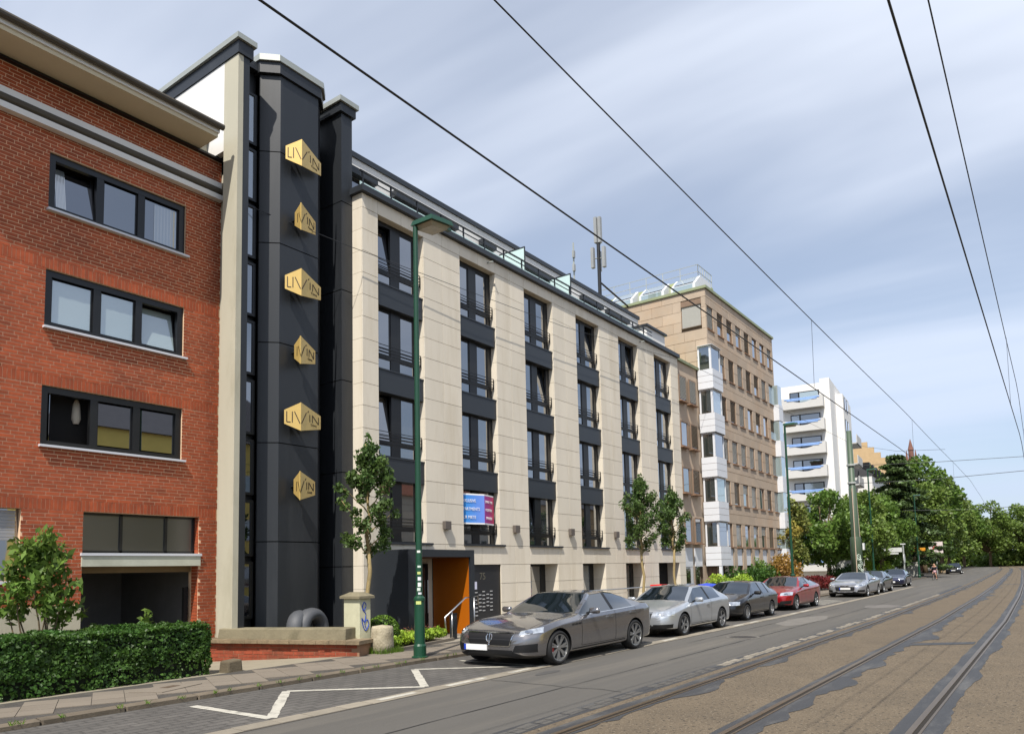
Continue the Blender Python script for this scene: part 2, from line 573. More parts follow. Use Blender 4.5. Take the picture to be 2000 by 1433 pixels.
# grooved rails in ragged bands of bitumen
RAILS = [(4.33, .19, .16, .22, 1), (2.87, .12, .30, .30, 2), (1.31, .17, .22, .10, 3), (-0.16, .2, .25, .2, 4)]
for y, a, c, jj, sd_ in RAILS:
    b = MB()
    X = [-8 + i*0.22 for i in range(int(190/0.22))]
    L, Q = [], []
    for x in X:
        jl = 0.04*noise.noise((x*0.8, sd_, 0))
        jr = jj*(max(0, noise.noise((x*0.55, sd_*3.1, 4))) * 1.8 + 0.35*noise.noise((x*2.3, sd_, 9)) + 0.35*noise.noise((x*6, sd_, 2)))
        L.append((x, y + a + jl + sh(x), 0.009))
        Q.append((x, y - c - jr + sh(x), 0.009))
    n = len(X)
    b._add(Q + L, [(i, i+1, n+i+1, n+i) for i in range(n-1)])
    if sd_ == 2:                                   # tar seams that cross the bed to the next rail
        for x0, x1, w in ((17.2, 18.0, .5), (62, 63, .8)):
            b.sheet([(x0, 2.6+sh(x0)), (x0+w, 2.6+sh(x0)), (x1+w, 1.5+sh(x1)), (x1, 1.5+sh(x1))], 0.0095)
    tag(b.build('bitumen_band', bitumen), kind='structure')
POS = {1: 'nearest the parked cars', 2: 'second from the parked cars', 3: 'third from the parked cars', 4: 'fourth from the parked cars'}
for y, a, c, jj, sd_ in RAILS:
    t = T('tram_rail', 'worn steel grooved tram rail set in the road, ' + POS[sd_], 'tram rail', (0, y, 0), group='tram rails in the road')
    b = MB()
    X = xs(-10, 230)
    for i in range(len(X)-1):
        x0, x1 = X[i], X[i+1]
        s0, s1 = sh(x0)+y, sh(x1)+y
        for d0, d1, z in ((-.03, .03, .018), (-.10, -.075, .015)):
            b.quad((x0, s0+d0, z), (x1, s1+d0, z), (x1, s1+d1, z), (x0, s0+d1, z))
            b.quad((x0, s0+d0, -.01), (x1, s1+d0, -.01), (x1, s1+d0, z), (x0, s0+d0, z))
            b.quad((x1, s1+d1, -.01), (x0, s0+d1, -.01), (x0, s0+d1, z), (x1, s1+d1, z))
    b.build('rail_head', railm, t)
    b = MB()
    for i in range(len(X)-1):
        x0, x1 = X[i], X[i+1]
        s0, s1 = sh(x0)+y, sh(x1)+y
        b.quad((x0, s0-.075, .0115), (x1, s1-.075, .0115), (x1, s1-.03, .0115), (x0, s0-.03, .0115))
    b.build('rail_groove', M('rail_groove_dark', (34, 28, 20), 0.9), t)  # flat dark strip between rail head and lip
# granite gutter between parking lane and carriageway, stone by stone
gut = MB(); strip(gut, 7.37, 7.68, 0.0045, x1=60)
gut = tag(gut.build('gutter', M('gutter_joint', (86, 80, 72), 0.95)), kind='structure')
x = 3.2
gi = 0
while x < 58:
    l = random.uniform(.42, .62)
    me = ubox(round(l, 1), 0.25, 0.016, gutm, 0.004)
    o = inst('gutter_stone', me, gut, (x, 7.40 + sh(x) + random.uniform(-.015, .015), -0.004), random.uniform(-.02, .02), (l/round(l, 1)*0.97, 1, 1))
    x += l
    gi += 1
# the row of setts beside the track bed
sett = MB(); strip(sett, 4.66, 4.93, 0.0055, x1=60)
sett = tag(sett.build('sett_course', bitumen), kind='structure')
x = 2.0
while x < 44:
    l = random.uniform(.2, .42)
    if random.random() < 0.85:
        me = ubox(round(l, 1), 0.15, 0.014, asphalt if x < 12 else gutm, 0.004)
        inst('sett', me, sett, (x, 4.72 + sh(x) + random.uniform(-.03, .02), -0.002), random.uniform(-.12, .12), (l/round(l, 1)*0.86, 1, 1))
    x += l
# painted markings: zigzag no-parking mark, bay ends and hatching
def line(b, p, q, w, z=0.0095):
    p, q = Vector(p), Vector(q)
    d = (q-p).normalized()
    nn = Vector((-d.y, d.x))*w/2
    n = max(1, int((q-p).length/0.18))
    for i in range(n):
        a, c = p + (q-p)*i/n, p + (q-p)*(i+1)/n
        if random.random() < 0.03:
            continue
        w0 = nn*(1 + random.uniform(-.1, .1))
        b.quad((a.x-w0.x, a.y-w0.y, z), (c.x-w0.x, c.y-w0.y, z), (c.x+w0.x, c.y+w0.y, z), (a.x+w0.x, a.y+w0.y, z))
Z = [(5.66, 9.42), (5.66, 7.74), (7.08, 9.33), (8.38, 7.77), (9.78, 9.31), (11.09, 7.70)]
b = MB()
for i in range(len(Z)-1):
    line(b, Z[i], Z[i+1], 0.13, 0.0095 + 0.0004*i)
line(b, (11.15, 7.7), (11.15, 9.4), .12, .0122)
tag(b.build('zigzag_marking', paint), 'white zigzag no-parking line painted across the empty parking bays', 'road marking')
b = MB()
for x0 in (7.2, 8.6, 10.0, 11.0, 13.7, 16.2, 20.9, 22.3, 26.6, 28.0):
    line(b, (x0, 7.52+sh(x0)), (x0+random.uniform(.6, 1.0), 7.52+sh(x0)), .11, .0125)
tag(b.build('bay_marking', paint), 'broken white line along the street edge of the parking bays', 'road marking')
b = MB()
for i in range(5):
    line(b, (33.4+i*.75, 7.9+sh(33)), (34.9+i*.75, 9.5+sh(34)), .16)
tag(b.build('hatched_marking', paint), 'white hatching painted between the red and the silver saloon', 'road marking')
# patches and covers on the carriageway
for (x0, x1, y0, y1, c) in ((21.5, 26, 5.9, 6.9, (108, 104, 98)), (31, 33.5, 5.0, 6.3, (104, 100, 96)), (10.2, 10.9, 6.9, 7.1, (72, 70, 68))):
    pts = [(x0+(x1-x0)*(.5+.5*math.cos(a)*(1+.12*math.sin(3*a+x0))), y0+(y1-y0)*(.5+.5*math.sin(a)*(1+.1*math.cos(5*a)))) for a in [2*math.pi*k/22 for k in range(22)]]
    tag(MB().sheet(pts, .004).build('road_patch', M('asphalt_patch_%d' % int(x0), c, 0.9, var=0.15, scale=2, bump=.3)), kind='structure')

# tar seams, a manhole and stains: the carriageway has been dug up and patched
seamm = M('tar_seam', (52, 51, 50), .7, var=.2, scale=4)
for y0, xa, xb, sd_ in ((5.92, -4, 47, 1), (6.85, 16, 31, 2)):
    b = MB(); strip(b, y0-.009, y0+.009, .0062 if y0 > 4.7 else .0085, x0=xa, x1=xb, j0=.02, j1=.02, seed=sd_, step=.4)
    b.v = [(x, y, z) for x, y, z in b.v]
    tag(b.build('tar_seam', seamm), kind='structure')
for x0, ya, yb in ((9.4, 5.0, 7.3), (19.8, 5.92, 7.3), (30.5, 5.0, 5.92)):
    b = MB()
    pts = [(x0+.08*noise.noise((x0, k*.9, 2)), ya+(yb-ya)*k/14) for k in range(15)]
    for p0, p1 in zip(pts, pts[1:]):
        b.quad((p0[0]-.009, p0[1], .0066), (p0[0]+.009, p0[1], .0066), (p1[0]+.009, p1[1], .0066), (p1[0]-.009, p1[1], .0066))
    tag(b.build('tar_seam', seamm), kind='structure')
mh = T('manhole_cover', 'round iron manhole cover in the carriageway before the silver hatchback', 'manhole', (17.8, 6.2, 0))
MB().lathe([(0, .009), (.31, .009), (.315, .004)], 28, 17.8, 6.2).build('lid', M('manhole_iron', (64, 60, 56), .6, metal=.4, var=.2, scale=20, bump=.6, bscale=60), mh)
MB().lathe([(.32, .004), (.325, .011), (.40, .011), (.405, .003)], 28, 17.8, 6.2).build('collar', M('manhole_collar', (98, 94, 88), .9), mh)

# kerb, pavement
KZ = 0.075
kb = MB(); strip(kb, 9.99, 10.0, KZ-0.012, x1=250)
strip(kb, 9.87, 9.99, KZ-0.014, x1=250, x0=46)
kerb = tag(kb.build('kerb', kerbm), kind='structure')
kme = ubox(0.985, 0.16, KZ+0.06, kerbm, 0.016)
for i in range(58):
    x = -10 + i
    inst('kerb_stone', kme, kerb, (x, 9.85+sh(x)+random.uniform(-.006, .006), -0.06+random.uniform(-.004, .004)), math.atan2(sh(x+1)-sh(x), 1))
b = MB()
for x0, x1 in zip(xs(46, 250), xs(46, 250)[1:]):
    s0, s1 = sh(x0)+9.85, sh(x1)+9.85
    b.hexa([(x0, s0, -.05), (x1, s1, -.05), (x1, s1+.15, -.05), (x0, s0+.15, -.05), (x0, s0, KZ), (x1, s1, KZ), (x1, s1+.15, KZ), (x0, s0+.15, KZ)])
b.build('kerb_run', kerbm, kerb, kind='stuff')
pv = MB(); strip(pv, 10.005, lambda x: 11.62 if x < 34 else 14.0, KZ-0.004, x1=250)
pave = tag(pv.build('pavement', cobm), kind='structure')
ang = R(64.5)
ca, sa = math.cos(ang), math.sin(ang)
SL = 0.40
sme = ubox(SL-0.008, SL-0.008, 0.03, slabm, 0.0)
far = MB()
cnt = 0
cand = []
for i in range(-140, 200):
    for j in range(-140, 200):
        cx, cy = i*SL*ca - j*SL*sa + 8.0, i*SL*sa + j*SL*ca + 10.6
        mx_, my_ = cx + SL*(ca-sa)/2, cy + SL*(sa+ca)/2
        if 1.5 < mx_ < 60 and 10.27+sh(mx_) < my_ < 11.28+sh(mx_):
            cand.append((mx_, my_, cx, cy))
cand.sort()
for mx_, my_, cx, cy in cand:
    if cnt < 290:
        inst('slab', sme, pave, (cx, cy, KZ-0.024+random.uniform(-.0015, .0015)), ang)
        cnt += 1
    else:
        e = SL-.008
        far.prism([(cx, cy), (cx+e*ca, cy+e*sa), (cx+e*ca-e*sa, cy+e*sa+e*ca), (cx-e*sa, cy+e*ca)], KZ-.02, KZ+.006)
far.build('slab_field', slabm, pave, kind='stuff')
# drain cover in the pavement by the hedge, weeds along the kerb
t = T('inspection_cover', 'pale rectangular inspection cover set in the pavement by the hedge', 'cover', (6.2, 10.9, KZ))
b = MB(); b.prism([(5.55, 10.9), (6.35, 11.2), (6.6, 10.75), (5.8, 10.45)], KZ, KZ+.016); b.build('frame', slabm, t)
b = MB(); b.prism([(6.0, 10.88), (6.25, 10.96), (6.3, 10.84), (6.05, 10.76)], KZ+.01, KZ+.02); b.build('lid', M('rusty_lid', (84, 70, 56), .8), t)
# driveway to the garage, forecourt of the houses
drive = M('driveway_concrete', (142, 134, 116), 0.9, var=0.12, scale=2, bump=.2, bscale=30)
b = MB()
b._add([(2, 11.6, KZ-.004), (10.7, 11.6, KZ-.004), (9.75, 15.4, -.12), (2, 15.4, -.12), (2, 19.5, -.16), (9.75, 19.5, -.16)], [(0, 1, 2, 3), (3, 2, 5, 4)])
tag(b.build('driveway', drive), kind='structure')
b = MB(); b._add([(10.7, 11.6, KZ-.006), (36, 11.6, KZ-.006), (36, 14.9, KZ-.03), (9.75, 15.4, -.05)], [(0, 1, 2, 3)])
b.sheet([(34, 14+.3), (250, 14+sh(250)), (250, 60), (34, 60)], 0.03)
tag(b.build('forecourt', M('forecourt_paving', (140, 132, 118), 0.9, var=0.1, scale=1.5, bump=.15)), kind='structure')
# ------------------------------------------------------------------ limestone apartment house
D = 14.2
X0, X1 = 13.10, 33.45
BAY, WW = 3.425, 1.785
CO = 0.592
ZT = 11.384
Lx = [13.672 + BAY*n for n in range(6)]
ap = T('apartment_house', 'pale limestone apartment house with dark window columns and roof terrace', 'building', (X0, D, 0))
PT = 0.03
def stone_run(x0, x1, z0, z1, n):
    w = (x1-x0)/n
    for i in range(n):
        inst('stone_panel', ubox(round(w-.007, 3), PT, round(z1-z0-.007, 3), stone, 0.003), ap, (x0+i*w+.0035, D+random.uniform(0, .002), z0+.0035))
piers = [(X0, Lx[0])] + [(Lx[i]+WW, Lx[i+1]) for i in range(5)] + [(Lx[5]+WW, X1)]
core = MB()
for (a, c) in piers:
    core.box(a+(.03 if a > X0 else .032), c-.03, D+PT+.001, D+.6, 2.0, ZT+.35)
core.box(X0+.032, X1, D+PT+.001, D+.35, ZT+.01, 11.76)
core.box(X0+.032, X1, D+PT+.001, D+.7, 1.925, 2.49)
gop = [(17.07, 18.89), (20.53, 22.24), (23.95, 25.66), (27.37, 29.07), (30.47, 32.73)]
gp = [(X0, 13.60), (15.62, 17.07)] + [(gop[i][1], gop[i+1][0]) for i in range(4)] + [(gop[4][1], X1)]
for (a, c) in gp:
    core.box(a+.032, c-.03, D+PT+.001, D+.7, -.1, 1.93)
core.build('wall_core', stonecore, ap)
for k in range(15):
    z1 = ZT - CO*k
    for i, (a, c) in enumerate(piers):
        stone_run(a, c, z1-CO, z1, 1 if i in (0, 6) else 2)
edges = [X0, Lx[0]]
for n in range(6):
    edges += [Lx[n]+WW/2, Lx[n]+WW]
    if n < 5:
        edges += [Lx[n]+WW+.82, Lx[n+1]]
edges.append(X1)
for a, c in zip(edges, edges[1:]):
    stone_run(a, c, ZT, 11.77, 1)
    stone_run(a, c, ZT-16*CO, ZT-15*CO, 1)
for k in range(16, 20):
    z1 = ZT - CO*k
    for (a, c) in gp:
        n = max(1, round((c-a)/.85))
        if k < 19:
            stone_run(a, c, z1-CO, z1, n)
rv = MB()
for n in range(6):
    for k in range(15):
        z0 = ZT - CO*(k+1)
        rv.box(Lx[n]+WW, Lx[n]+WW+.03, D+.034, D+.3, z0+.0035, z0+CO-.0035)
        rv.box(Lx[n]-.03, Lx[n], D+.034, D+.3, z0+.0035, z0+CO-.0035)
    rv.box(Lx[n]-.03, Lx[n]+WW+.03, D+.034, D+.3, ZT+.0, ZT+.02)
for (a, c) in gop[1:]:
    for k in range(16, 19):
        z0 = ZT - CO*(k+1)
        rv.box(c, c+.03, D+.034, D+.62, z0+.0035, z0+CO-.0035)
        rv.box(a-.03, a, D+.034, D+.62, z0+.0035, z0+CO-.0035)
for k in range(-1, 19):
    z0 = ZT - CO*(k+1)
    h = CO if k >= 0 else .386
    rv.box(X0-.0, X0+.03, D+.034, D+.5, z0+.0035, z0+h-.0035)
rv.build('reveal_cladding', stone, ap, kind='stuff')
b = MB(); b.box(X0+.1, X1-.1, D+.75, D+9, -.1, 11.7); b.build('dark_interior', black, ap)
# windows: one set of meshes, shared
f = MB()
H = 1.83
for (a, c, z0, z1) in ((0, .12, 0, H), (WW-.2, WW, 0, H), (.12, WW-.2, H-.12, H), (.12, WW-.2, 0, .06), (.67, 1.02, .06, H-.12), (.12, .67, .33, .42), (1.02, WW-.2, .33, .42)):
    f.box(a, c, .22, .30, z0, z1)
f.box(0, WW, .30, .305, 0, .0)
frame_me = f.mesh('window_frame', anthd)
def sash(w, h):
    s = MB()
    e = .045
    s.box(0, e, 0, .03, 0, h); s.box(w-e, w, 0, .03, 0, h); s.box(e, w-e, 0, .03, 0, e); s.box(e, w-e, 0, .03, h-e, h)
    return s.mesh('sash', anthd)
sashA, sashB = sash(.55, H-.54), sash(.565, H-.54)
def panem(w, h, m):
    s = MB(); s.box(.0, w, 0, .008, 0, h); return s.mesh('pane', m)
pane_grey = glass('glass_over_sheer', (64, 68, 72), .03)
PA = [panem(.46, H-.63, m) for m in (pane, pane_warm, pane_grey)]
PB = [panem(.475, H-.63, m) for m in (pane, pane_warm, pane_grey)]
PL = [panem(.55, .27, m) for m in (pane, pane_warm, pane_grey)]
rl = MB()
for z in (.40, .49, .58, .67):
    rl.box(.02, WW-.03, .10, .12, z, z+.016)
rl.box(.03, .045, .10, .22, .36, .39); rl.box(WW-.05, WW-.035, .10, .22, .36, .39); rl.box(.03, .045, .10, .125, .36, .69); rl.box(WW-.05, WW-.035, .10, .125, .36, .69)
rail_me = rl.mesh('railing', anthd)
TILT = {(0, 0): 'A', (0, 2): 'A', (2, 1): 'B', (3, 0): 'B', (4, 0): 'B', (2, 3): 'A', (1, 3): None}
for n in range(6):
    for r_ in range(4):
        zb = 9.55 - 2.368*r_ + (.0 if r_ < 3 else .06)
        w = inst('window', frame_me, ap, (Lx[n], D, zb))
        tl = TILT.get((n, r_))
        mi = random.choice((0, 0, 1, 2)) if r_ >= 2 else random.choice((0, 0, 0, 2))
        for nm, sm, pm, x in (('A', sashA, PA, .12), ('B', sashB, PB, 1.02)):
            s = bpy.data.objects.new('sash', sm); C.objects.link(s); s.parent = w
            s.location = (x, .235, .42)
            g = bpy.data.objects.new('pane', pm[mi]); C.objects.link(g); g.parent = w
            g.location = (x+.045, .248, .465)
            if tl == nm:
                s.rotation_euler = (R(-7), 0, 0)
                g.rotation_euler = (R(-7), 0, 0)
        for x in (.12, 1.02):
            g = bpy.data.objects.new('pane', PL[mi]); C.objects.link(g); g.parent = w
            g.location = (x, .245, .06)
        g = bpy.data.objects.new('railing', rail_me); C.objects.link(g); g.parent = w
spm = MB(); spm.box(0, WW+.06, .05, .3, 0, .635); spm.box(-.0, WW+.06, .03, .3, .6, .637)
spm = spm.mesh('spandrel', anth)
slm = MB(); slm.box(-.02, WW+.22, -.06, .24, 0, .055); slm = slm.mesh('window_sill', anth)
for n in range(6):
    for r_ in range(3):
        inst('spandrel', spm, ap, (Lx[n]+.002, D, 8.913 - 2.368*r_))
    inst('window_sill', slm, ap, (Lx[n]+.01, D, 2.475))
# ground floor glazing
for i, (a, c) in enumerate(gop):
    w = c-a
    b = MB()
    if i == 4:
        b.box(a, c, D+.64, D+.69, 0, 1.92); b.build('passage', black, ap); continue
    if i == 0:
        b.box(a, c, D+.06, D+.32, 0, 1.915); nb = b.build('entry_panel', M('entry_panel', (40, 41, 44), .4), ap)
        text('house_number', '75', .30, M('number_metal', (122, 118, 104), .35, metal=.4), nb, (a+.80, D+.056, 1.46), (R(90), 0, 0))
        pl = MB()
        for (cx, n_, z_) in ((.62, 7, 1.06), (.80, 5, .98), (.98, 6, 1.08), (1.18, 4, .99), (1.36, 6, 1.08)):
            for q in range(n_):
                pl.box(a+cx-.05, a+cx+.06, D+.045, D+.061, z_-q*.115, z_-q*.115+.03)
        pl.build('name_plates', silver, nb, kind='stuff')
        MB().box(a+.52, a+.66, D+.05, D+.061, 1.17, 1.40).build('notice', M('paper_notice', (206, 206, 226), .8), nb)
        continue
    b.box(a, a+.08, D+.55, D+.62, 0, 1.92); b.box(c-.28, c, D+.55, D+.62, 0, 1.92); b.box(a+.08, c-.28, D+.55, D+.62, 1.84, 1.92); b.box(a+.62, a+.7, D+.55, D+.62, 0, 1.84)
    wf = b.build('ground_window', anthd, ap)
    MB().box(a+.08, a+.62, D+.58, D+.59, 0, 1.84).build('pane', pane, wf)
    MB().box(a+.7, c-.28, D+.58, D+.59, 0, 1.84).build('pane', pane_warm if i != 2 else pane_curt, wf)
# wall lamps between the windows
for i in range(1, 5):
    x = Lx[i]+WW+.80
    t = T('wall_lamp', 'small grey box lamp on the limestone pier, %s from the entrance' % ('first', 'second', 'third', 'fourth', 'fifth')[i], 'wall lamp', (x, D, 3.05), group='box lamps along the facade')
    MB().box(x-.13, x+.13, D-.13, D-.015, 2.93, 3.17).build('housing', M('lamp_bronze', (98, 90, 84), .5), t, bevel=.01)
    MB().box(x-.05, x+.05, D-.015, D, 2.98, 3.12).build('bracket', anthd, t)
x = Lx[0]+WW+.80
t = T('wall_lamp', 'small grey box lamp on the limestone pier, left of the blue banner', 'wall lamp', (x, D, 3.05), group='box lamps along the facade')
MB().box(x-.13, x+.13, D-.13, D-.015, 2.93, 3.17).build('housing', MATS['lamp_bronze'], t, bevel=.01)
MB().box(x-.05, x+.05, D-.015, D, 2.98, 3.12).build('bracket', anthd, t)
# cornice, terrace, set-back attic
b = MB(); b.box(X0-.10, X1+.03, D-.13, D+.4, 11.775, 11.94); b.box(X0-.10, X0+.25, D+.4, D+.8, 11.775, 11.94); b.build('cornice', anth, ap)
b = MB(); b.box(X0, X1, D+.4, D+9, 11.78, 11.9); b.build('terrace_floor', zinc, ap)
rail = MB()
x = X0+.1
while x < X1-3:
    rail.box(x-.02, x+.02, D+.06, D+.10, 11.94, 12.42); x += 1.05
rail.box(X0, X1-2.6, D+.05, D+.10, 12.40, 12.44); rail.box(X0, X1-2.6, D+.065, D+.085, 12.24, 12.27)
rail.build('terrace_railing', anthd, ap)
fro = M('frosted_glass', (198, 222, 220), .25, var=.02)
MB().box(X0, X1-2.6, D+.072, D+.08, 11.97, 12.12).build('glass_strip', fro, ap)
AY = 15.5
MB().box(X0+.2, 32.0, AY, AY+6, 11.9, 13.60).build('attic_wall', white, ap)
MB().box(X0-.1, 32.1, AY-.05, AY+6.2, 13.60, 13.76).build('attic_roof', anth, ap)
for a, c in ((13.3, 14.73), (15.48, 18.39), (19.71, 20.47), (22.2, 24.3), (26.5, 28.25), (28.71, 30.73)):
    aw = MB().box(a, c, AY-.22, AY-.001, 13.0, 13.2).build('awning_cassette', anth, ap)
    MB().box(a+.1, c-.1, AY-.02, AY-.0005, 11.9, 12.98).build('attic_window', pane, ap)
for xd in (20.9, 23.97):
    dv = MB().box(xd-.01, xd+.01, D+.2, AY-.02, 11.95, 13.02).build('terrace_divider', fro, ap)
    dd = MB(); dd.box(xd-.02, xd+.02, D+.17, D+.2, 11.92, 13.06); dd.box(xd-.02, xd+.02, D+.2, AY-.02, 13.02, 13.06); dd.build('divider_frame', anth, ap)
b = MB(); b.box(31.2, 33.2, AY-.8, AY+1.5, 11.9, 12.9); b.build('stair_head', white, ap)
b = MB(); b.box(31.1, 33.3, AY-.9, AY+1.6, 12.9, 13.0); b.build('stair_head_roof', anth, ap)
lime = M('lime_green_panel', (168, 176, 126), .6)
b = MB(); b.box(32.1, 32.35, AY+.2, AY+.6, 13.0, 13.9); b.box(33.35, 36.4, AY+.2, AY+.4, 11.9, 13.0); b.build('green_panel', lime, ap)
b = MB(); b.box(26.6, 30.2, AY+3.0, AY+6, 13.76, 15.6); b.build('lift_house', white, ap)
b = MB(); b.box(26.5, 30.3, AY+2.9, AY+6.1, 15.6, 15.95); b.build('lift_house_roof', lime, ap)
for sp in (16.9+1.6, 29.4):                                  # little spouts under the cornice
    MB().tube([(sp, D+.02, 11.62), (sp, D-.22, 11.60)], .028, 8).build('water_spout', zinc, ap)
# banner in the second window column
bn = T('banner', 'blue and pink letting banner with white lettering hung in a window', 'banner', (17.1, D+.05, 3.2))
def banner_face(name, p0, p1, z0, z1, rgb1, rgb2):
    m = bpy.data.materials.new(name); m.use_nodes = True
    t_ = m.node_tree; pr = t_.nodes['Principled BSDF']; pr.inputs['Roughness'].default_value = .5
    g = t_.nodes.new('ShaderNodeTexCoord'); mp_ = t_.nodes.new('ShaderNodeSeparateXYZ'); mm = t_.nodes.new('ShaderNodeMix'); mm.data_type = 'RGBA'
    t_.links.new(g.outputs['Generated'], mp_.inputs[0]); t_.links.new(mp_.outputs['X'], mm.inputs[0])
    mm.inputs[6].default_value = (*lin(rgb1), 1); mm.inputs[7].default_value = (*lin(rgb2), 1)
    t_.links.new(mm.outputs[2], pr.inputs['Base Color'])
    d = Vector((p1[0]-p0[0], p1[1]-p0[1])); nn = Vector((-d.y, d.x)).normalized()*.012
    o = MB().hexa([(p0[0], p0[1], z0), (p1[0], p1[1], z0), (p1[0]+nn.x, p1[1]+nn.y, z0), (p0[0]+nn.x, p0[1]+nn.y, z0),
                   (p0[0], p0[1], z1), (p1[0], p1[1], z1), (p1[0]+nn.x, p1[1]+nn.y, z1), (p0[0]+nn.x, p0[1]+nn.y, z1)]).build(name, m, bn)
    return o
BA, BB, BC = (17.11, D+.14), (17.98, D-.10), (18.70, D+.10)
bz0, bz1 = 3.18, 4.02
l1 = banner_face('blue_half', BA, BB, bz0, bz1, (0, 138, 214), (118, 150, 236))
l2 = banner_face('pink_half', BB, BC, bz0, bz1, (172, 52, 160), (206, 10, 84))
whitep = M('white_print', (240, 240, 240), .6, var=0)
wb = MB()
for (p, q) in ((BA, BB), (BB, BC)):
    for za, zb_ in ((bz0-.045, bz0), (bz1, bz1+.045)):
        wb.hexa([(p[0], p[1], za), (q[0], q[1], za), (q[0], q[1]+.012, za), (p[0], p[1]+.012, za), (p[0], p[1], zb_), (q[0], q[1], zb_), (q[0], q[1]+.012, zb_), (p[0], p[1]+.012, zb_)])
wb.build('white_hem', whitep, bn)
a1 = math.atan2(BB[1]-BA[1], BB[0]-BA[0]); a2 = math.atan2(BC[1]-BB[1], BC[0]-BB[0])
for i, s in enumerate(('EXKLUSIVE', 'APARTMENTS', 'ZUR MIETE')):
    text('lettering', s, .135, whitep, bn, (BA[0]-.04+math.cos(a1)*.05, BA[1]+math.sin(a1)*.05-.006, bz1-.22-i*.25), (R(90), 0, a1), .002, sx=.84)
for i, (s, k) in enumerate((('SVEN DITTMAR', .74), ('0172/5474076', .76), ('LIVINCUBE.DE', .66))):
    text('lettering', s, .115, whitep, bn, (BB[0]+math.cos(a2)*(.05+.03*i), BB[1]+math.sin(a2)*(.05+.03*i)-.006, bz1-.22-i*.25), (R(90), 0, a2), .002, sx=k)
# entrance box
en = T('entrance_canopy', 'dark metal entrance box with orange inner wall before the house door', 'entrance', (14.5, 13.5, 0))
ea, eb, ef, ez = 13.27, 15.83, 12.80, 2.29
inner_a, inner_b = 13.62, 15.66
orange = M('orange_panel', (172, 92, 5), .45, var=.05)
b = MB(); b.box(ea, inner_a, ef, D-.002, 0, ez); b.build('side_wall', anth, en)
b = MB(); b.box(inner_b, eb, ef, D-.002, 0, ez); b.build('side_wall', anth, en)
b = MB(); b.box(inner_a, inner_b, ef, D-.002, 2.10, ez-.002); b.build('roof', anth, en)
b = MB(); b.box(inner_b-.008, inner_b-.001, ef+.06, D-.05, .05, 2.09); b.build('orange_lining', orange, en)
b = MB(); b.box(inner_a+.01, inner_b-.02, ef+.06, D-.02, 2.09, 2.098); b.build('soffit', M('wood_soffit', (96, 52, 12), .5), en)
b = MB(); b.box(inner_a+.05, 15.44, D-.06, D-.01, 0.05, 1.95); dr = b.build('door', anthd, en)
MB().box(inner_a+.15, 15.3, D-.07, D-.061, .15, 1.85).build('pane', pane, dr)
MB().tube([(15.36, D-.12, .6), (15.36, D-.12, 1.5)], .015, 6).build('handle', steel, dr)
MB().box(15.445, inner_b-.01, D-.02, D-.003, .05, 2.09).build('inner_stone', stone, en)
MB().box(inner_a, inner_b, ef+.02, D, 0, .05).build('threshold', slabm, en)
hr = T('handrail', 'bent stainless steel handrail rising beside the entrance ramp', 'handrail', (14.6, 12.0, 0))
MB().tube([(13.65, 11.95, .34), (13.62, 11.95, .62), (14.45, 12.0, 1.06), (15.0, 12.05, 1.08), (15.05, 12.06, .86)], .022, 8).build('rail', steel, hr, smooth=True)
MB().tube([(13.9, 11.97, .0), (13.9, 11.97, .74)], .018, 8).build('post', steel, hr, smooth=True)
MB().tube([(14.85, 12.04, .0), (14.85, 12.04, 1.05)], .018, 8).build('post', steel, hr, smooth=True)
bo = T('light_bollard', 'short grey bollard light beside the orange wall', 'bollard', (14.15, 12.12, 0))
MB().box(14.07, 14.2, 12.06, 12.19, 0, .66).build('post', anth, bo, bevel=.006); MB().box(14.066, 14.204, 12.056, 12.194, .66, .7).build('cap', anthd, bo)

# ------------------------------------------------------------------ black tower with the gold signs
tw = T('stair_tower', 'anthracite stair tower with chamfered bay between brick and limestone houses', 'building', (11, 14.6, 0))
F = 14.6
poly = [(10.48, 16), (10.48, 14.94), (10.82, 14.6), (11.97, 14.6), (12.31, 14.94), (12.31, 16)]
b = MB(); b.prism([(x if x < 11 else x, y+.04) for x, y in poly], -.1, 13.94); b.build('core', black, tw)
lev = [-.1, 2.5, 4.82, 7.23, 9.68, 11.98, 13.95]
for (p, q) in zip(poly[:-1], poly[1:]):
    d = Vector((q[0]-p[0], q[1]-p[1])); n = Vector((d.y, -d.x)).normalized()*.035
    if n.dot(Vector((0, -1))) < 0 and abs(d.y) < 1e-6: n = -n
    c = Vector((11.4, 16)); mid = Vector(((p[0]+q[0])/2, (p[1]+q[1])/2))
    if n.dot(mid-c) < 0: n = -n
    for za, zb_ in zip(lev, lev[1:]):
        b = MB()
        pi, qi = (p[0]-n.x, p[1]-n.y), (q[0]-n.x, q[1]-n.y)
        b.hexa([(p[0], p[1], za+.012), (q[0], q[1], za+.012), (qi[0], qi[1], za+.012), (pi[0], pi[1], za+.012),
                (p[0], p[1], zb_-.012), (q[0], q[1], zb_-.012), (qi[0], qi[1], zb_-.012), (pi[0], pi[1], zb_-.012)])
        bm = bmesh.new()
        b.build('facade_panel', tower_panel, tw)
        bm.free()
def grow(pl, e):
    c = Vector((11.395, 16.2))
    out = []
    for x, y in pl:
        v = Vector((x, y))-c
        out.append((x + (e if v.x > 0 else -e), y - (e if y < 15.5 else 0)))
    return out
b = MB(); b.prism(grow(poly, .06), 13.96, 14.24); b.build('fascia', tower_panel, tw)
b = MB(); b.prism(grow(poly, .10), 14.245, 14.40); b.build('coping', zinc, tw)
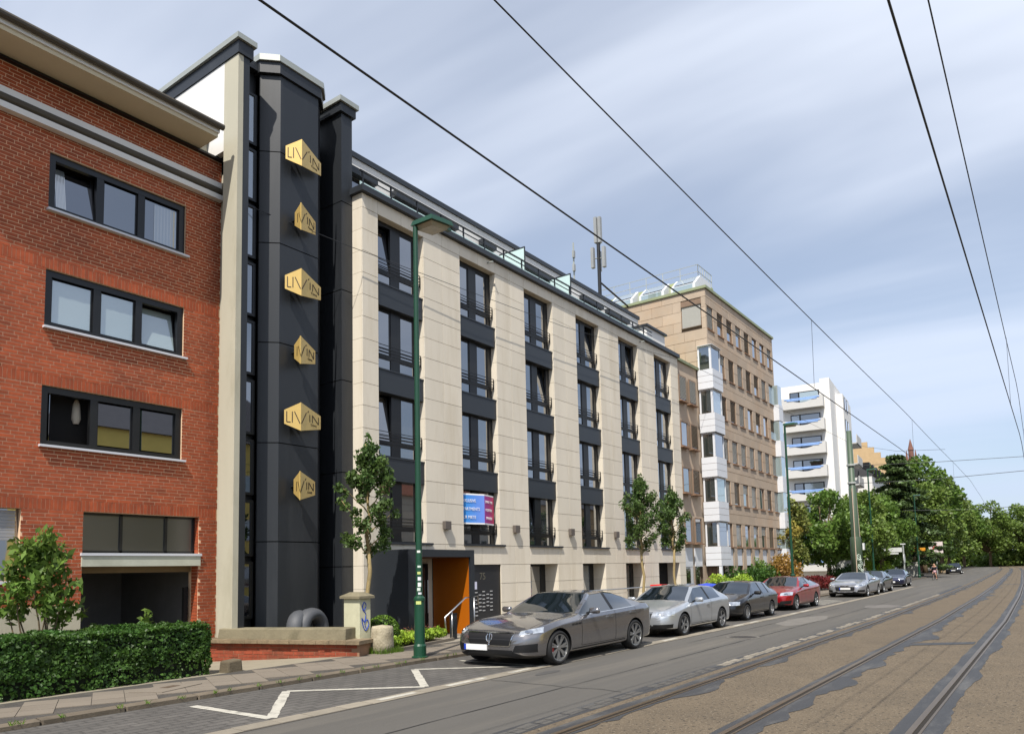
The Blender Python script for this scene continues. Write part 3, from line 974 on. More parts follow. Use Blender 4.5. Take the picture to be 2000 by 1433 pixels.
# party wall with its projecting fin, pier and stair windows
PY = 14.45
MB().box(9.548, 9.684, 15.002, 22, 11.57, 13.74).build('party_wall', white, tw)
b = MB(); b.box(9.548, 9.684, PY, 15.0, .36, 13.74); b.build('cream_fin', cream, tw)
b = MB(); b.box(9.765, 9.95, 15.30, 15.6, -.1, 11.2); b.build('cream_wall', cream, tw)
b = MB(); b.box(9.25, 9.54, 15.66, 16.3, 11.6, 12.0); b.build('parapet_block', cream, tw)
b = MB(); b.box(9.2, 9.545, 15.58, 16.38, 12.0, 12.09); b.build('parapet_coping', zinc, tw)
MB().box(9.686, 9.843, PY, 15.1, -.1, 13.74).build('pier', tower_panel, tw)
MB().box(9.52, 9.92, PY-.04, 22, 13.75, 14.06).build('fascia', tower_panel, tw)
MB().box(9.46, 9.98, PY-.10, 22, 14.062, 14.19).build('coping', zinc, tw)
MB().box(9.845, 10.6, 15.12, 15.6, -.1, 14.0).build('back_panel', anthd, tw)
for i in range(9):
    z0 = .75 + i*1.42
    wf = MB()
    wf.box(10.05, 10.10, 15.02, 15.08, z0, z0+1.3); wf.box(10.38, 10.46, 15.02, 15.08, z0, z0+1.3); wf.box(10.10, 10.38, 15.02, 15.08, z0, z0+.06); wf.box(10.10, 10.38, 15.02, 15.08, z0+1.24, z0+1.3)
    wo = wf.build('stair_window', anthd, tw)
    MB().box(10.10, 10.38, 15.045, 15.055, z0+.06, z0+1.24).build('pane', pane if i < 6 else pane_curt, wo)
MB().box(9.85, 10.47, 14.95, 15.6, 14.0, 14.2).build('link_fascia', tower_panel, tw)
# recess and square column
b = MB(); b.box(12.2, 12.8, 16.0, 16.1, -.1, 13.7); b.build('recess_back', anthd, tw)
for za, zb_ in zip((-.1, 1.9, 4.3, 6.7, 9.1, 11.5), (1.9, 4.3, 6.7, 9.1, 11.5, 13.95)):
    b = MB(); b.box(12.72, 13.09, 14.57, 16.4, za+.012, zb_-.012); b.build('column_panel', tower_panel, tw)
b = MB(); b.box(12.74, 13.07, 14.6, 16.3, 0, 13.9); b.build('column_core', black, tw)
MB().box(12.64, 13.17, 14.50, 16.4, 13.96, 14.2).build('fascia', tower_panel, tw)
MB().box(12.58, 13.23, 14.44, 16.4, 14.205, 14.34).build('coping', zinc, tw)
MB().box(9.99, 13.09, 16.2, 22, -.1, 13.6).build('rear_wall', white, tw)

gold = M('gold_sign', (208, 176, 104), .35, metal=.35, var=.06, scale=4)
ink = M('sign_ink', (38, 24, 14), .6)
def strokes(b, o, ex, nrm, segs, w):
    """flat letter strokes on a plate: o origin, ex unit along the plate, z up"""
    for (x0, z0, x1, z1) in segs:
        d = Vector((x1-x0, z1-z0)); L = d.length; d /= L
        pr = Vector((-d.y, d.x))*w/2
        c = [(x0-pr.x, z0-pr.y), (x1-pr.x, z1-pr.y), (x1+pr.x, z1+pr.y), (x0+pr.x, z0+pr.y)]
        lo = [o + ex*a + Vector((0, 0, z)) for a, z in c]
        b.hexa([p for p in lo] + [p + nrm*.006 for p in lo])
SGN = [('A', 11.98), ('B', 10.36), ('A', 8.72), ('B', 7.05), ('A', 5.44), ('B', 3.80)]
ORD = ['topmost', 'second from the top', 'third from the top', 'fourth from the top', 'fifth from the top', 'lowest']
for i, (ty, zc) in enumerate(SGN):
    t = T('gold_sign', 'folded gold sign with dark lettering on the black tower, ' + ORD[i], 'sign', (11.3, F, zc), group='gold signs on the tower')
    if ty == 'A':
        L0, Fd, R0 = Vector((10.90, F-.10)), Vector((11.15, F-.40)), Vector((11.95, F-.14))
    else:
        L0, Fd, R0 = Vector((11.14, F-.15)), Vector((11.13, F-.40)), Vector((11.78, F-.14))
    hs, hf = .165, .34
    th = .02
    for nm, p, q, hp, hq in (('left_plate', L0, Fd, hs, hf), ('right_plate', Fd, R0, hf, hs)):
        d = (q-p).normalized(); n2 = Vector((d.y, -d.x))
        nn = Vector((n2.x, n2.y, 0))*-th
        v = [Vector((p.x, p.y, zc-hp)), Vector((q.x, q.y, zc-hq)), Vector((q.x, q.y, zc+hq)), Vector((p.x, p.y, zc+hp))]
        b = MB()
        b._add([x for x in v] + [x+nn for x in v], [(0, 1, 2, 3), (7, 6, 5, 4), (0, 4, 5, 1), (1, 5, 6, 2), (2, 6, 7, 3), (3, 7, 4, 0)])
        po = b.build(nm, gold, t)
        ex = Vector((d.x, d.y, 0)); nf = Vector((n2.x, n2.y, 0)); L = (q-p).length
        org = Vector((p.x, p.y, zc)) + nf*.001
        lb = MB()
        if nm == 'left_plate':
            if L > .3:
                strokes(lb, org, ex, nf, [(.06, .13, .06, -.12), (.06, -.12, .15, -.13), (.19, .12, .19, -.14), (.24, .12, .37, -.17)], .02)
            else:
                strokes(lb, org, ex, nf, [(.12, .1, .12, -.12), (.17, .1, .26, -.15)], .016)
        else:
            k = L/.76
            strokes(lb, org, ex, nf, [(.02, -.17, .20*k, .13), (.25*k, .15, .29*k, .19), (.33*k, .11, .33*k, -.07), (.43*k, -.07, .43*k, .11), (.43*k, .11, .67*k, -.07), (.67*k, -.07, .67*k, .11)], .021)
            cs = []
            for q_, gl in enumerate(([(.0, 0, .04, 0), (0, 0, 0, .04), (0, .04, .04, .04)], [(0, 0, 0, .04), (0, 0, .04, 0), (.04, 0, .04, .04)], [(0, .01, .04, .01), (0, .02, .04, .02), (0, .03, .04, .03)], [(0, 0, 0, .04), (0, 0, .03, 0), (0, .02, .03, .02), (0, .04, .03, .04)])):
                cs += [(x0+(.38+q_*.062)*k, z0-.145, x1+(.38+q_*.062)*k, z1-.145) for x0, z0, x1, z1 in gl]
            strokes(lb, org, ex, nf, cs, .007)
        lb.build('lettering', ink, po)
    MB().tube([(11.2, F-.3, zc), (11.2, F, zc)], .03, 6).build('bracket', anthd, t)
# ------------------------------------------------------------------ red brick house
D2 = 15.4
br = T('brick_house', 'red brick house with black framed window bands and a garage', 'building', (6.5, D2, 0))
BX0, BX1, BZ1 = 3.0, 9.76, 11.5
CH, BL = 0.0725, 0.25
openings = [(6.05, 8.89, 8.93, 10.10), (6.05, 8.89, 6.585, 7.73), (6.05, 8.89, 4.283, 5.435), (6.87, 9.33, -1, 3.05), (3.6, 5.78, 1.72, 3.05),
            (2.9, 4.9, 8.93, 10.10), (2.9, 4.9, 6.585, 7.73), (2.9, 4.9, 4.283, 5.435)]
soldier = [(3.05, 3.26), (5.435, 5.645), (7.73, 7.94)]
b = MB()                                                     # mortar backing, in strips round the openings
zs = sorted({-.25, BZ1} | {z for o in openings for z in o[2:] if z > -.25})
for za, zb_ in zip(zs, zs[1:]):
    cuts = sorted([(o[0], o[1]) for o in openings if o[2] <= za+1e-6 and o[3] >= zb_-1e-6])
    x = BX0
    for a, c in cuts + [(BX1, BX1)]:
        if a > x:
            b.box(x, a, D2+.009, D2+.4, za, zb_)
        x = max(x, c)
b.build('mortar_wall', mortar, br)
full_me = MB().box(0, BL-.015, 0, .02, 0, CH-.016)
full_me = full_me.mesh('brick', brick)
sol_me = MB().box(0, CH-.011, 0, .02, 0, .2).mesh('soldier_brick', brick)
rest = MB()
whole = []
def free(x0, x1, z0, z1):
    out = [(x0, x1)]
    for a, c, za, zb_ in openings:
        if za < z1-.01 and zb_ > z0+.01:
            out = [s for p, q in out for s in ((p, min(q, a)), (max(p, c), q)) if s[1]-s[0] > .02]
    return out
z = -.2
row = 0
while z < BZ1-.02:
    ss = [s for s in soldier if s[0] < z+CH*.6 and s[1] > z+CH*.4]
    if ss:
        za, zb_ = ss[0]
        for p, q in free(BX0, BX1, za, zb_):
            x = p
            while x < q-.03:
                rest.box(x, min(x+CH-.011, q), D2+random.uniform(0, .003), D2+.02, za+.005, zb_-.006)
                x += CH
        z = zb_
        row += 1
        continue
    for p, q in free(BX0, BX1, z, z+CH):
        if z < 1.2 and p < 6.5:
            if q > 6.87: p = 6.87
            else: continue
        off = (0, .125, .06, .19)[row % 4]
        x = math.floor((p-off)/BL)*BL + off
        while x < q:
            a, c = max(x, p), min(x+BL-.015, q)
            if c-a > .03:
                if c-a > BL-.022:
                    whole.append((a, z))
                else:
                    rest.box(a, c, D2+random.uniform(0, .003), D2+.02, z, z+CH-.016)
            x += BL
    z += CH
    row += 1
vis = [w for w in whole if w[0] > 5.35 and w[1] > 2.7]
vis.sort(key=lambda w: w[0]**2 + (w[1]-1.7)**2)
near = set(vis[:290])
for w in whole:
    if w in near:
        inst('brick', full_me, br, (w[0], D2+random.uniform(0, .003), w[1]))
    else:
        rest.box(w[0], w[0]+BL-.015, D2+random.uniform(0, .003), D2+.02, w[1], w[1]+CH-.016)
rest.build('brickwork', brick, br, kind='stuff')
MB().box(BX0, 6.86, D2-.03, D2+.3, -.25, 1.22).build('plinth', cream, br)
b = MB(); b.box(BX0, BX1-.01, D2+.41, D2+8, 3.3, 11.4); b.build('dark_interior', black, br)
# brick lining of the openings on the side that shows
rv = MB()
for a, c, za, zb_ in openings[3:4]:
    z = -.2
    while z < zb_-.02:
        rv.box(c-.012, c+.01, D2+.03, D2+.27, z, z+CH-.011); z += CH
rv.build('reveal_brickwork', brick, br, kind='stuff')
frm = M('black_window_frame', (22, 23, 25), .35, var=.04)
sillm = M('white_sill', (206, 208, 214), .5, var=.03)
curt = M('sheer_curtain', (150, 168, 176), .8, var=.1, scale=6, stretch=(6, 1, .1))
def band_window(x0, x1, z0, z1, style):
    w = MB()
    e = .13
    w.box(x0, x0+e, D2+.06, D2+.17, z0, z1); w.box(x1-e, x1, D2+.06, D2+.17, z0, z1)
    w.box(x0+e, x1-e, D2+.06, D2+.17, z0, z0+.1); w.box(x0+e, x1-e, D2+.06, D2+.17, z1-e, z1)
    pw = (x1-x0-2*e)/3
    for k in (1, 2):
        w.box(x0+e+pw*k-.07, x0+e+pw*k+.07, D2+.065, D2+.17, z0+.1, z1-e)
    wo = w.build('band_window', frm, br)
    for k in range(3):
        a, c = x0+e+pw*k+(.07 if k else 0), x0+e+pw*(k+1)-(.07 if k < 2 else 0)
        m, ry = pane, 0
        p = MB()
        if style == 'blind':
            m = pane_blind
        if style == 'open' and k == 0:
            p.hexa([(a+.06, D2+.13, z0+.1), (a+.24, D2+.55, z0+.1), (a+.25, D2+.55, z0+.1), (a+.07, D2+.13, z0+.1), (a+.06, D2+.13, z1-e), (a+.24, D2+.55, z1-e), (a+.25, D2+.55, z1-e), (a+.07, D2+.13, z1-e)])
            p.build('pane', pane, wo)
            q = MB(); q.hexa([(a+.24, D2+.53, z0+.1), (a+.30, D2+.62, z0+.1), (a+.30, D2+.66, z0+.1), (a+.24, D2+.57, z0+.1), (a+.24, D2+.53, z1-e), (a+.30, D2+.62, z1-e), (a+.30, D2+.66, z1-e), (a+.24, D2+.57, z1-e)])
            q.build('sash', cream, wo)
            q = MB(); q.lathe([(.05, z1-.6), (.09, z1-.5), (.07, z1-.2), (.03, z1-.1)], 10, c-.12, D2+.4); q.build('tied_curtain', M('tied_curtain', (178, 170, 156), .9), wo, smooth=True)
            continue
        tilt = (style == 'tilt' and k == 0) or (style == 'blind' and k == 2)
        dy = .16 if tilt else 0
        e2 = .035
        p.hexa([(a+e2, D2+.12, z0+.1+e2), (c-e2, D2+.12, z0+.1+e2), (c-e2, D2+.13, z0+.1+e2), (a+e2, D2+.13, z0+.1+e2), (a+e2, D2+.12+dy, z1-e-e2), (c-e2, D2+.12+dy, z1-e-e2), (c-e2, D2+.13+dy, z1-e-e2), (a+e2, D2+.13+dy, z1-e-e2)])
        p.build('pane', mirror_pane if style == 'open' else m, wo)
        if style == 'tilt' and k != 1:
            # sheer curtain drawn to one side, pressed near the glass
            cu_ = MB()
            ca_, cb_ = (a+.05, a+.24) if k == 0 else (a+.24, c-.04)
            n = 14
            pts = [(ca_+(cb_-ca_)*i/n, D2+.115-.0+(.004 if i % 2 else 0)) for i in range(n+1)]
            cu_._add([(x, y, z0+.14) for x, y in pts] + [(x, y+dy*.9, z1-e-.06) for x, y in pts], [(i, i+1, n+2+i, n+1+i) for i in range(n)])
            cu_.build('curtain', pane_curt, wo)
        sf = MB()
        for (xa, xb) in ((a, a+e2), (c-e2, c)):
            sf.hexa([(xa, D2+.11, z0+.1), (xb, D2+.11, z0+.1), (xb, D2+.15, z0+.1), (xa, D2+.15, z0+.1), (xa, D2+.11+dy, z1-e), (xb, D2+.11+dy, z1-e), (xb, D2+.15+dy, z1-e), (xa, D2+.15+dy, z1-e)])
        sf.build('sash', frm, wo)
    MB().box(x0-.03, x1+.05, D2-.09, D2+.1, z0-.045, z0-.002).build('window_sill', sillm, br)
band_window(6.05, 8.89, 8.93, 10.10, 'tilt')
band_window(6.05, 8.89, 6.585, 7.73, 'blind')
band_window(6.05, 8.89, 4.283, 5.435, 'open')
for zz in ((8.93, 10.10), (6.585, 7.73), (4.283, 5.435)):
    MB().box(2.9, 4.9, D2+.1, D2+.2, zz[0], zz[1]).build('window', pane, br)
# lower left shutter window, garage with its glazed fanlight
sh_ = MB()
for i in range(9):
    sh_.box(3.6, 5.72, D2+.1, D2+.125, 3.02-(i+1)*.062, 3.02-i*.062-.008)
sh_.build('roller_shutter', M('shutter_slat', (150, 150, 152), .6), br, kind='stuff')
MB().box(3.6, 5.78, D2+.13, D2+.16, 1.72, 3.05).build('window', pane, br); MB().box(3.6, 5.84, D2-.08, D2+.12, 1.66, 1.715).build('window_sill', sillm, br)
g0, g1 = 6.87, 9.33
fan = MB()
for a, c in ((g0, g0+.06), (7.66, 7.72), (8.62, 8.68), (g1-.06, g1)):
    fan.box(a, c, D2+.16, D2+.24, 2.24, 3.04)
fan.box(g0, g1, D2+.16, D2+.24, 3.0, 3.045); fan.box(g0, g1, D2+.16, D2+.24, 2.24, 2.29)
fo = fan.build('fanlight', frm, br)
for a, c in ((g0+.06, 7.66), (7.72, 8.62), (8.68, g1-.06)):
    MB().box(a, c, D2+.19, D2+.2, 2.29, 3.0).build('pane', glass('dull_glass', (46, 46, 42), .3, spec=.2, refl=.2), fo)
MB().box(g0-.02, g1+.02, D2-.04, D2+.3, 1.97, 2.18).build('garage_lintel', M('pale_lintel', (186, 188, 172), .8, var=.1, dirt=(140, 140, 120)), br)
MB().box(g0-.04, g1+.04, D2-.06, D2+.3, 2.182, 2.235).build('window_sill', sillm, br)
gar = MB()
gar.quad((g0, D2+.3, -.15), (g0, D2+4, -.15), (g0, D2+4, 2.0), (g0, D2+.3, 2.0)); gar.quad((g0, D2+4, -.15), (g1+1, D2+4, -.15), (g1+1, D2+4, 2.0), (g0, D2+4, 2.0)); gar.quad((g1+.3, D2+4, -.15), (g1+.3, D2+.4, -.15), (g1+.3, D2+.4, 2.0), (g1+.3, D2+4, 2.0)); gar.quad((g0, D2+.3, 1.99), (g1+.3, D2+.3, 1.99), (g1+.3, D2+4, 1.99), (g0, D2+4, 1.99))
gar.build('garage_wall', M('garage_plaster', (120, 120, 122), .9), br)
MB().box(7.0, 7.75, D2+3.9, D2+3.98, -.15, 1.2).build('garage_inner_door', black, br)
MB().box(g1-.16, g1-.06, D2+.3, D2+.38, .75, 1.5).build('door_motor', black, br)
MB().tube([(g1-.1, D2+.34, .75), (g1-.06, D2+.32, .4), (g1-.1, D2+.34, .1)], .012, 6).build('motor_cable', black, br)
MB().box(g0, g1, D2+.31, D2+.4, 1.84, 1.97).build('roller_door_box', M('roller_box', (120, 100, 70), .7), br)
# eaves, awning boxes and the attic band
MB().box(BX0, 9.72, D2-.16, D2, 10.50, 10.62).build('white_fascia', white, br)
MB().tube([(BX0, D2-.13, 10.72), (9.80, D2-.13, 10.70)], .075, 10).build('gutter', M('old_gutter', (74, 68, 58), .6), br)
MB().box(BX0, 9.70, D2-.12, D2-.02, 10.80, 10.93).build('white_fascia', white, br)
MB().box(BX0, 9.80, D2-.10, D2+.1, BZ1, BZ1+.05).build('flashing', anthd, br)
MB().box(BX0, 9.15, D2-.8, D2+1.0, BZ1+.06, BZ1+.15).build('eaves_soffit', M('eaves_soffit_paint', (210, 198, 170), .8, var=.04), br)
MB().box(BX0, 9.17, D2-.84, D2+1.0, BZ1+.152, BZ1+.25).build('eaves_fascia', white, br)
MB().tube([(BX0, D2-.9, BZ1+.30), (9.22, D2-.9, BZ1+.28)], .07, 10).build('eaves_gutter', M('old_gutter', (74, 68, 58)), br)
b = MB(); b.hexa([(BX0, D2-.85, BZ1+.26), (9.2, D2-.85, BZ1+.26), (9.2, D2+5, BZ1+.26), (BX0, D2+5, BZ1+.26), (BX0, D2-.83, BZ1+.3), (9.2, D2-.83, BZ1+.3), (9.2, D2+5, BZ1+1.2), (BX0, D2+5, BZ1+1.2)]); b.build('roof', M('roof_felt', (70, 70, 70), .9), br)
MB().box(BX0, 9.1, D2+.5, D2+4, BZ1+.0, BZ1+.06).build('attic_wall', white, br)

# ------------------------------------------------------------------ low wall beside the driveway, gate post
lw = T('boundary_wall', 'low brick wall with mossy concrete coping beside the driveway', 'wall', (9.25, 14.98, 0), rz=math.atan2(-3.62, 1.10), world=False)
LWL = 3.79
MB().box(0, LWL, .008, .45, -.25, .31).build('mortar_core', M('dirty_mortar', (150, 116, 90), .95, var=.2), lw)
lwb = M('old_red_brick', (142, 66, 42), .85, var=.2, scale=8, bump=.3, bscale=50, island=.18, dirt=(84, 52, 36), dirtscale=2.2, dirtamt=.75)
bm_ = MB().box(0, .238, 0, .02, 0, .062).mesh('brick', lwb)
for r_ in range(7):
    z = .305-.073*(r_+1)
    x = -(r_ % 2)*.125
    while x < LWL:
        if x >= 0 and x+.238 <= LWL:
            o = bpy.data.objects.new('brick', bm_); C.objects.link(o); o.parent = lw
            o.location = (x, random.uniform(-.004, .004), z)
        x += .25
b = MB()
n = 24
for i in range(n):
    x0, x1 = LWL*i/n - .06*(i == 0), LWL*(i+1)/n + .06*(i == n-1)
    b.box(x0, x1, -.10+random.uniform(-.012, .012), .5, .312, .385+random.uniform(-.006, .006))
b.build('coping', M('weathered_coping', (132, 116, 92), .95, var=.2, scale=4, bump=.5, bscale=30, dirt=(70, 64, 50), dirtscale=1.5, dirtamt=.7), lw)
b = MB(); b.hexa([(.25, .08, .37), (LWL-.35, .05, .37), (LWL-.35, .5, .37), (.25, .5, .37), (.28, .1, .60), (LWL-.35, .07, .62), (LWL-.35, .5, .62), (.28, .5, .60)])
b.build('concrete_upstand', concrete, lw, bevel=.02)
gp_ = T('gate_post', 'pale rendered gate post with blue graffiti scrawl and stone cap', 'post', (10.8, 11.95, 0))
gpm = M('pale_post_render', (190, 188, 160), .85, var=.1, scale=3, dirt=(130, 124, 96), dirtscale=2, dirtamt=.6)
MB().box(10.68, 10.99, 11.7, 12.18, 0, 1.2).build('shaft', gpm, gp_, bevel=.01)
b = MB(); b._add([(10.62, 11.64, 1.2), (11.05, 11.64, 1.2), (11.05, 12.24, 1.2), (10.62, 12.24, 1.2), (10.62, 11.64, 1.25), (11.05, 11.64, 1.25), (11.05, 12.24, 1.25), (10.62, 12.24, 1.25), (10.75, 11.8, 1.33), (10.92, 11.8, 1.33), (10.92, 12.08, 1.33), (10.75, 12.08, 1.33)],
                 [(0, 3, 2, 1), (0, 1, 5, 4), (1, 2, 6, 5), (2, 3, 7, 6), (3, 0, 4, 7), (4, 5, 9, 8), (5, 6, 10, 9), (6, 7, 11, 10), (7, 4, 8, 11), (8, 9, 10, 11)])
b.build('cap', concrete, gp_)
b = MB()
sc = [(.10, 1.10), (.06, 1.02), (.12, .96), (.17, 1.06), (.11, 1.12), (.07, .98), (.16, .88), (.12, .72), (.05, .80), (.09, .62), (.16, .54), (.24, .66), (.20, .76), (.13, .68), (.18, .56)]
pts = []
for i in range(len(sc)-1):
    for k in range(4):
        u = k/4
        p0, p1, p2, p3 = sc[max(0, i-1)], sc[i], sc[i+1], sc[min(len(sc)-1, i+2)]
        pts.append(tuple(.5*((2*p1[j]) + (-p0[j]+p2[j])*u + (2*p0[j]-5*p1[j]+4*p2[j]-p3[j])*u*u + (-p0[j]+3*p1[j]-3*p2[j]+p3[j])*u**3) for j in (0, 1)))
b.tube([(10.69+x, 11.698, z) for x, z in pts], .011, 6)
b.build('graffiti', M('blue_spray', (42, 74, 170), .5), gp_)
st = T('stone_stump', 'rough pale boundary stone at the foot of the gate post', 'stone', (11.05, 11.4, 0))
b = MB()
n = 12
prof = [(.0, .0), (.24, 0), (.245, .2), (.24, .42), (.232, .53), (.215, .57), (0, .60)]
for i, (r_, z) in enumerate(prof):
    for k in range(n):
        a = 2*math.pi*k/n
        rr = r_*(1+.12*noise.noise((math.cos(a)*1.5, math.sin(a)*1.5, z*2)))*(1.0 if abs(math.cos(a)) < .7 else .95)
        b.v.append((11.05+rr*math.cos(a)*1.05, 11.42+rr*math.sin(a)*.95, z+.05))
for i in range(len(prof)-1):
    for k in range(n):
        b.f.append((i*n+k, i*n+(k+1) % n, (i+1)*n+(k+1) % n, (i+1)*n+k)); b.m.append(0)
b.build('stone', M('rough_stump_stone', (170, 160, 136), .95, var=.2, scale=7, bump=.8, bscale=25, dirt=(104, 94, 70), dirtscale=4, dirtamt=.8), st, smooth=True)
st2 = T('kerb_block', 'small dark weathered stone block at the end of the hedge', 'stone', (7.75, 11.75, 0))
b = MB(); b.hexa([(7.6, 11.6, 0), (7.92, 11.62, 0), (7.92, 11.9, 0), (7.6, 11.9, 0), (7.62, 11.62, .26), (7.9, 11.64, .28), (7.9, 11.88, .28), (7.62, 11.88, .26)]); b.build('block', M('dark_block_stone', (96, 86, 68), .95, var=.2, bump=.5), st2, bevel=.03)
for i, (cx, cy, rz_) in enumerate(((10.62, 13.55, R(30)), (10.86, 13.45, R(12)))):
    t = T('concrete_ring', ('smaller' if i == 0 else 'larger') + ' dark grey ring standing behind the low wall by the tower', 'ring', (cx, cy, .1), rz=rz_, world=False)
    n, m2 = 28, 12
    b = MB(); R1, r1_ = (.30, .13) if i == 0 else (.33, .14)
    for k in range(n):
        a = 2*math.pi*k/n
        for q in range(m2):
            c_ = 2*math.pi*q/m2
            b.v.append(((R1+r1_*math.cos(c_))*math.cos(a), r1_*1.4*math.sin(c_), .42+(R1+r1_*math.cos(c_))*math.sin(a)))
    for k in range(n):
        for q in range(m2):
            b.f.append((k*m2+q, ((k+1) % n)*m2+q, ((k+1) % n)*m2+(q+1) % m2, k*m2+(q+1) % m2)); b.m.append(0)
    b.build('ring', M('dark_ring', (74, 76, 80), .6), t, smooth=True)

# ------------------------------------------------------------------ sandstone office block
DB = 13.8
ob = T('office_block', 'brown sandstone office block with blinds and white corner bays', 'building', (36.46, DB, 0))
sand = M('brown_sandstone', (178, 160, 140), .85, var=.1, scale=.8, bump=.1, bscale=20, island=.09, dirt=(184, 154, 124), dirtscale=.35, dirtamt=.7)
sandj = M('sandstone_joint', (132, 110, 92), .9)
gutg = M('green_coping', (142, 150, 116), .6)
CX = [36.62 + 1.42*k for k in range(8)]
CW = .85
RT = [15.25, 12.98, 10.71, 8.46, 6.20, 3.95]
RH = 1.25
OE = 47.75
EW = CX[1:]
jc = MB()
jc.box(36.49, OE-.03, DB+.31, DB+8, 0, 16.05)
bands = [(16.1, RT[0])] + [(RT[i]-RH, RT[i+1]) for i in range(5)] + [(RT[5]-RH, 2.62)]
for z1, z0 in bands:
    jc.box(36.49, OE-.03, DB+.03, DB+.31, z0+.005, z1-.005)
for i in range(6):
    for k in range(8):
        a = (36.49 if k == 0 else CX[k-1]+CW)
        jc.box(a+.02, CX[k]-.02, DB+.03, DB+.31, RT[i]-RH-.01, RT[i]+.01)
    jc.box(CX[7]+CW+.02, OE-.03, DB+.03, DB+.31, RT[i]-RH-.01, RT[i]+.01)
for k in range(8):
    a = (36.49 if k == 0 else CX[k-1]+CW)
    jc.box(a+.03, CX[k]-.02, DB+.03, DB+.31, 0, 2.7)
jc.box(CX[7]+CW+.02, OE-.03, DB+.03, DB+.31, 0, 2.7)
jc.build('wall_core', sandj, ob)
def sp(x0, x1, z0, z1):
    inst('stone_panel', ubox(round(x1-x0-.012, 2), .03, round(z1-z0-.012, 2), sand, .004), ob, (x0+.006, DB+random.uniform(0, .004), z0+.006))
for z1, z0 in bands:
    h = (z1-z0)/2
    for q in range(2):
        xe = [36.46] + [CX[k]+CW/2 + (.4 if q else 0) for k in range(0, 8)] + [OE]
        for a, c in zip(xe, xe[1:]):
            if c-a > .15: sp(a, c, z0+q*h, z0+(q+1)*h)
for i in range(6):
    for k in range(9):
        a = 36.46 if k == 0 else CX[k-1]+CW
        c = CX[k] if k < 8 else OE
        if c-a < .05: continue
        sp(a, c, RT[i]-RH, RT[i]-RH/2); sp(a, c, RT[i]-RH/2, RT[i])
for k in range(9):
    a = 36.46 if k == 0 else CX[k-1]+CW
    c = CX[k] if k < 8 else OE
    sp(a, c, 1.4, 2.62); sp(a, c, 0, 1.4)
side = MB()
z = 0.0
r_ = 0
while z < 16:
    h = .56
    y = DB+.03 - (r_ % 2)*.6
    while y < 22:
        y0, y1 = max(y, DB+.031), y+1.2
        if z > 11.0 and not (14.12 < z+h and z < 15.35 and y0 < 15.15 and y1 > 14.05):
            o = inst('stone_panel', ubox(round(y1-y0-.012, 2), .03, h-.012, sand, .004), ob, (36.46, y1-.006, z+.006), R(-90))
        elif z > 11.0:
            side.box(36.462, 36.49, y0+.006, min(y1, 14.04), z+.006, z+h-.006) if y0 < 14.03 else None
            side.box(36.462, 36.49, max(y0, 15.16), y1-.006, z+.006, z+h-.006) if y1 > 15.2 else None
        y += 1.2
    z += h
    r_ += 1
side.build('cut_panels', sand, ob, kind='stuff')
MB().box(36.38, OE+.08, DB-.08, 22, 16.1, 16.24).build('coping', gutg, ob)
blindm = M('grey_blind', (172, 170, 162), .7, var=.06, scale=3, stretch=(.2, .2, 25))
blindd = M('brown_blind', (110, 96, 78), .7, var=.1, scale=3, stretch=(.2, .2, 25))
wfm = M('light_office_frame', (196, 192, 184), .6)
fr_me = MB(); fr_me.box(0, .05, .05, .11, 0, RH); fr_me.box(CW-.05, CW, .05, .11, 0, RH); fr_me.box(.05, CW-.05, .05, .11, 0, .06); fr_me.box(.05, CW-.05, .05, .11, RH-.06, RH); fr_me = fr_me.mesh('office_window', sandj)
sl_me = MB().box(-.04, CW+.04, -.05, .2, -.06, -.005).mesh('window_sill', M('sandstone_sill', (140, 108, 84), .85))
pn_me = MB().box(.05, CW-.05, .085, .095, .06, RH-.06).mesh('pane', glass('office_glass', (52, 58, 56), .03))
def slats(z0, z1, m, name):
    s = MB()
    n = max(2, int((z1-z0)/.062))
    for i in range(n):
        za = z0+(z1-z0)*i/n
        s.hexa([(.05, .052, za), (CW-.05, .052, za), (CW-.05, .08, za+.02), (.05, .08, za+.02), (.05, .052, za+.03), (CW-.05, .052, za+.03), (CW-.05, .08, za+.05), (.05, .08, za+.05)])
    return s.mesh(name, m)
BLS = [slats(.12, RH-.02, blindm, 'blind'), slats(.12, RH-.02, blindd, 'blind'), slats(RH*.6, RH-.02, blindm, 'blind'), slats(RH*.45, RH-.02, blindd, 'blind')]
random.seed(21)
def office_window(x, y, z0, rs=None):
    w = inst('office_window', fr_me, ob, (x, y, z0))
    g = bpy.data.objects.new('pane', pn_me); C.objects.link(g); g.parent = w
    s = bpy.data.objects.new('window_sill', sl_me); C.objects.link(s); s.parent = w
    k = random.random() if rs is None else rs
    if k < .78:
        bb = bpy.data.objects.new('blind', BLS[int(k/.78*4) % 4]); C.objects.link(bb); bb.parent = w
for i in range(6):
    for k in range(8):
        if k == 0 and i > 0: continue
        office_window(CX[k], DB, RT[i]-RH, .1 if i == 3 else None)
alu = M('white_alu_panel', (214, 216, 220), .5, var=.03, island=.03)
for k in range(1, 8):
    MB().box(CX[k]-.0, CX[k]+CW, DB+.05, DB+.09, 1.72, 2.62).build('white_panel', alu, ob)
    MB().box(CX[k], CX[k]+CW, DB+.22, DB+.23, 0, 1.70).build('ground_window', MATS['office_glass'] if k % 2 else pane_warm, ob)
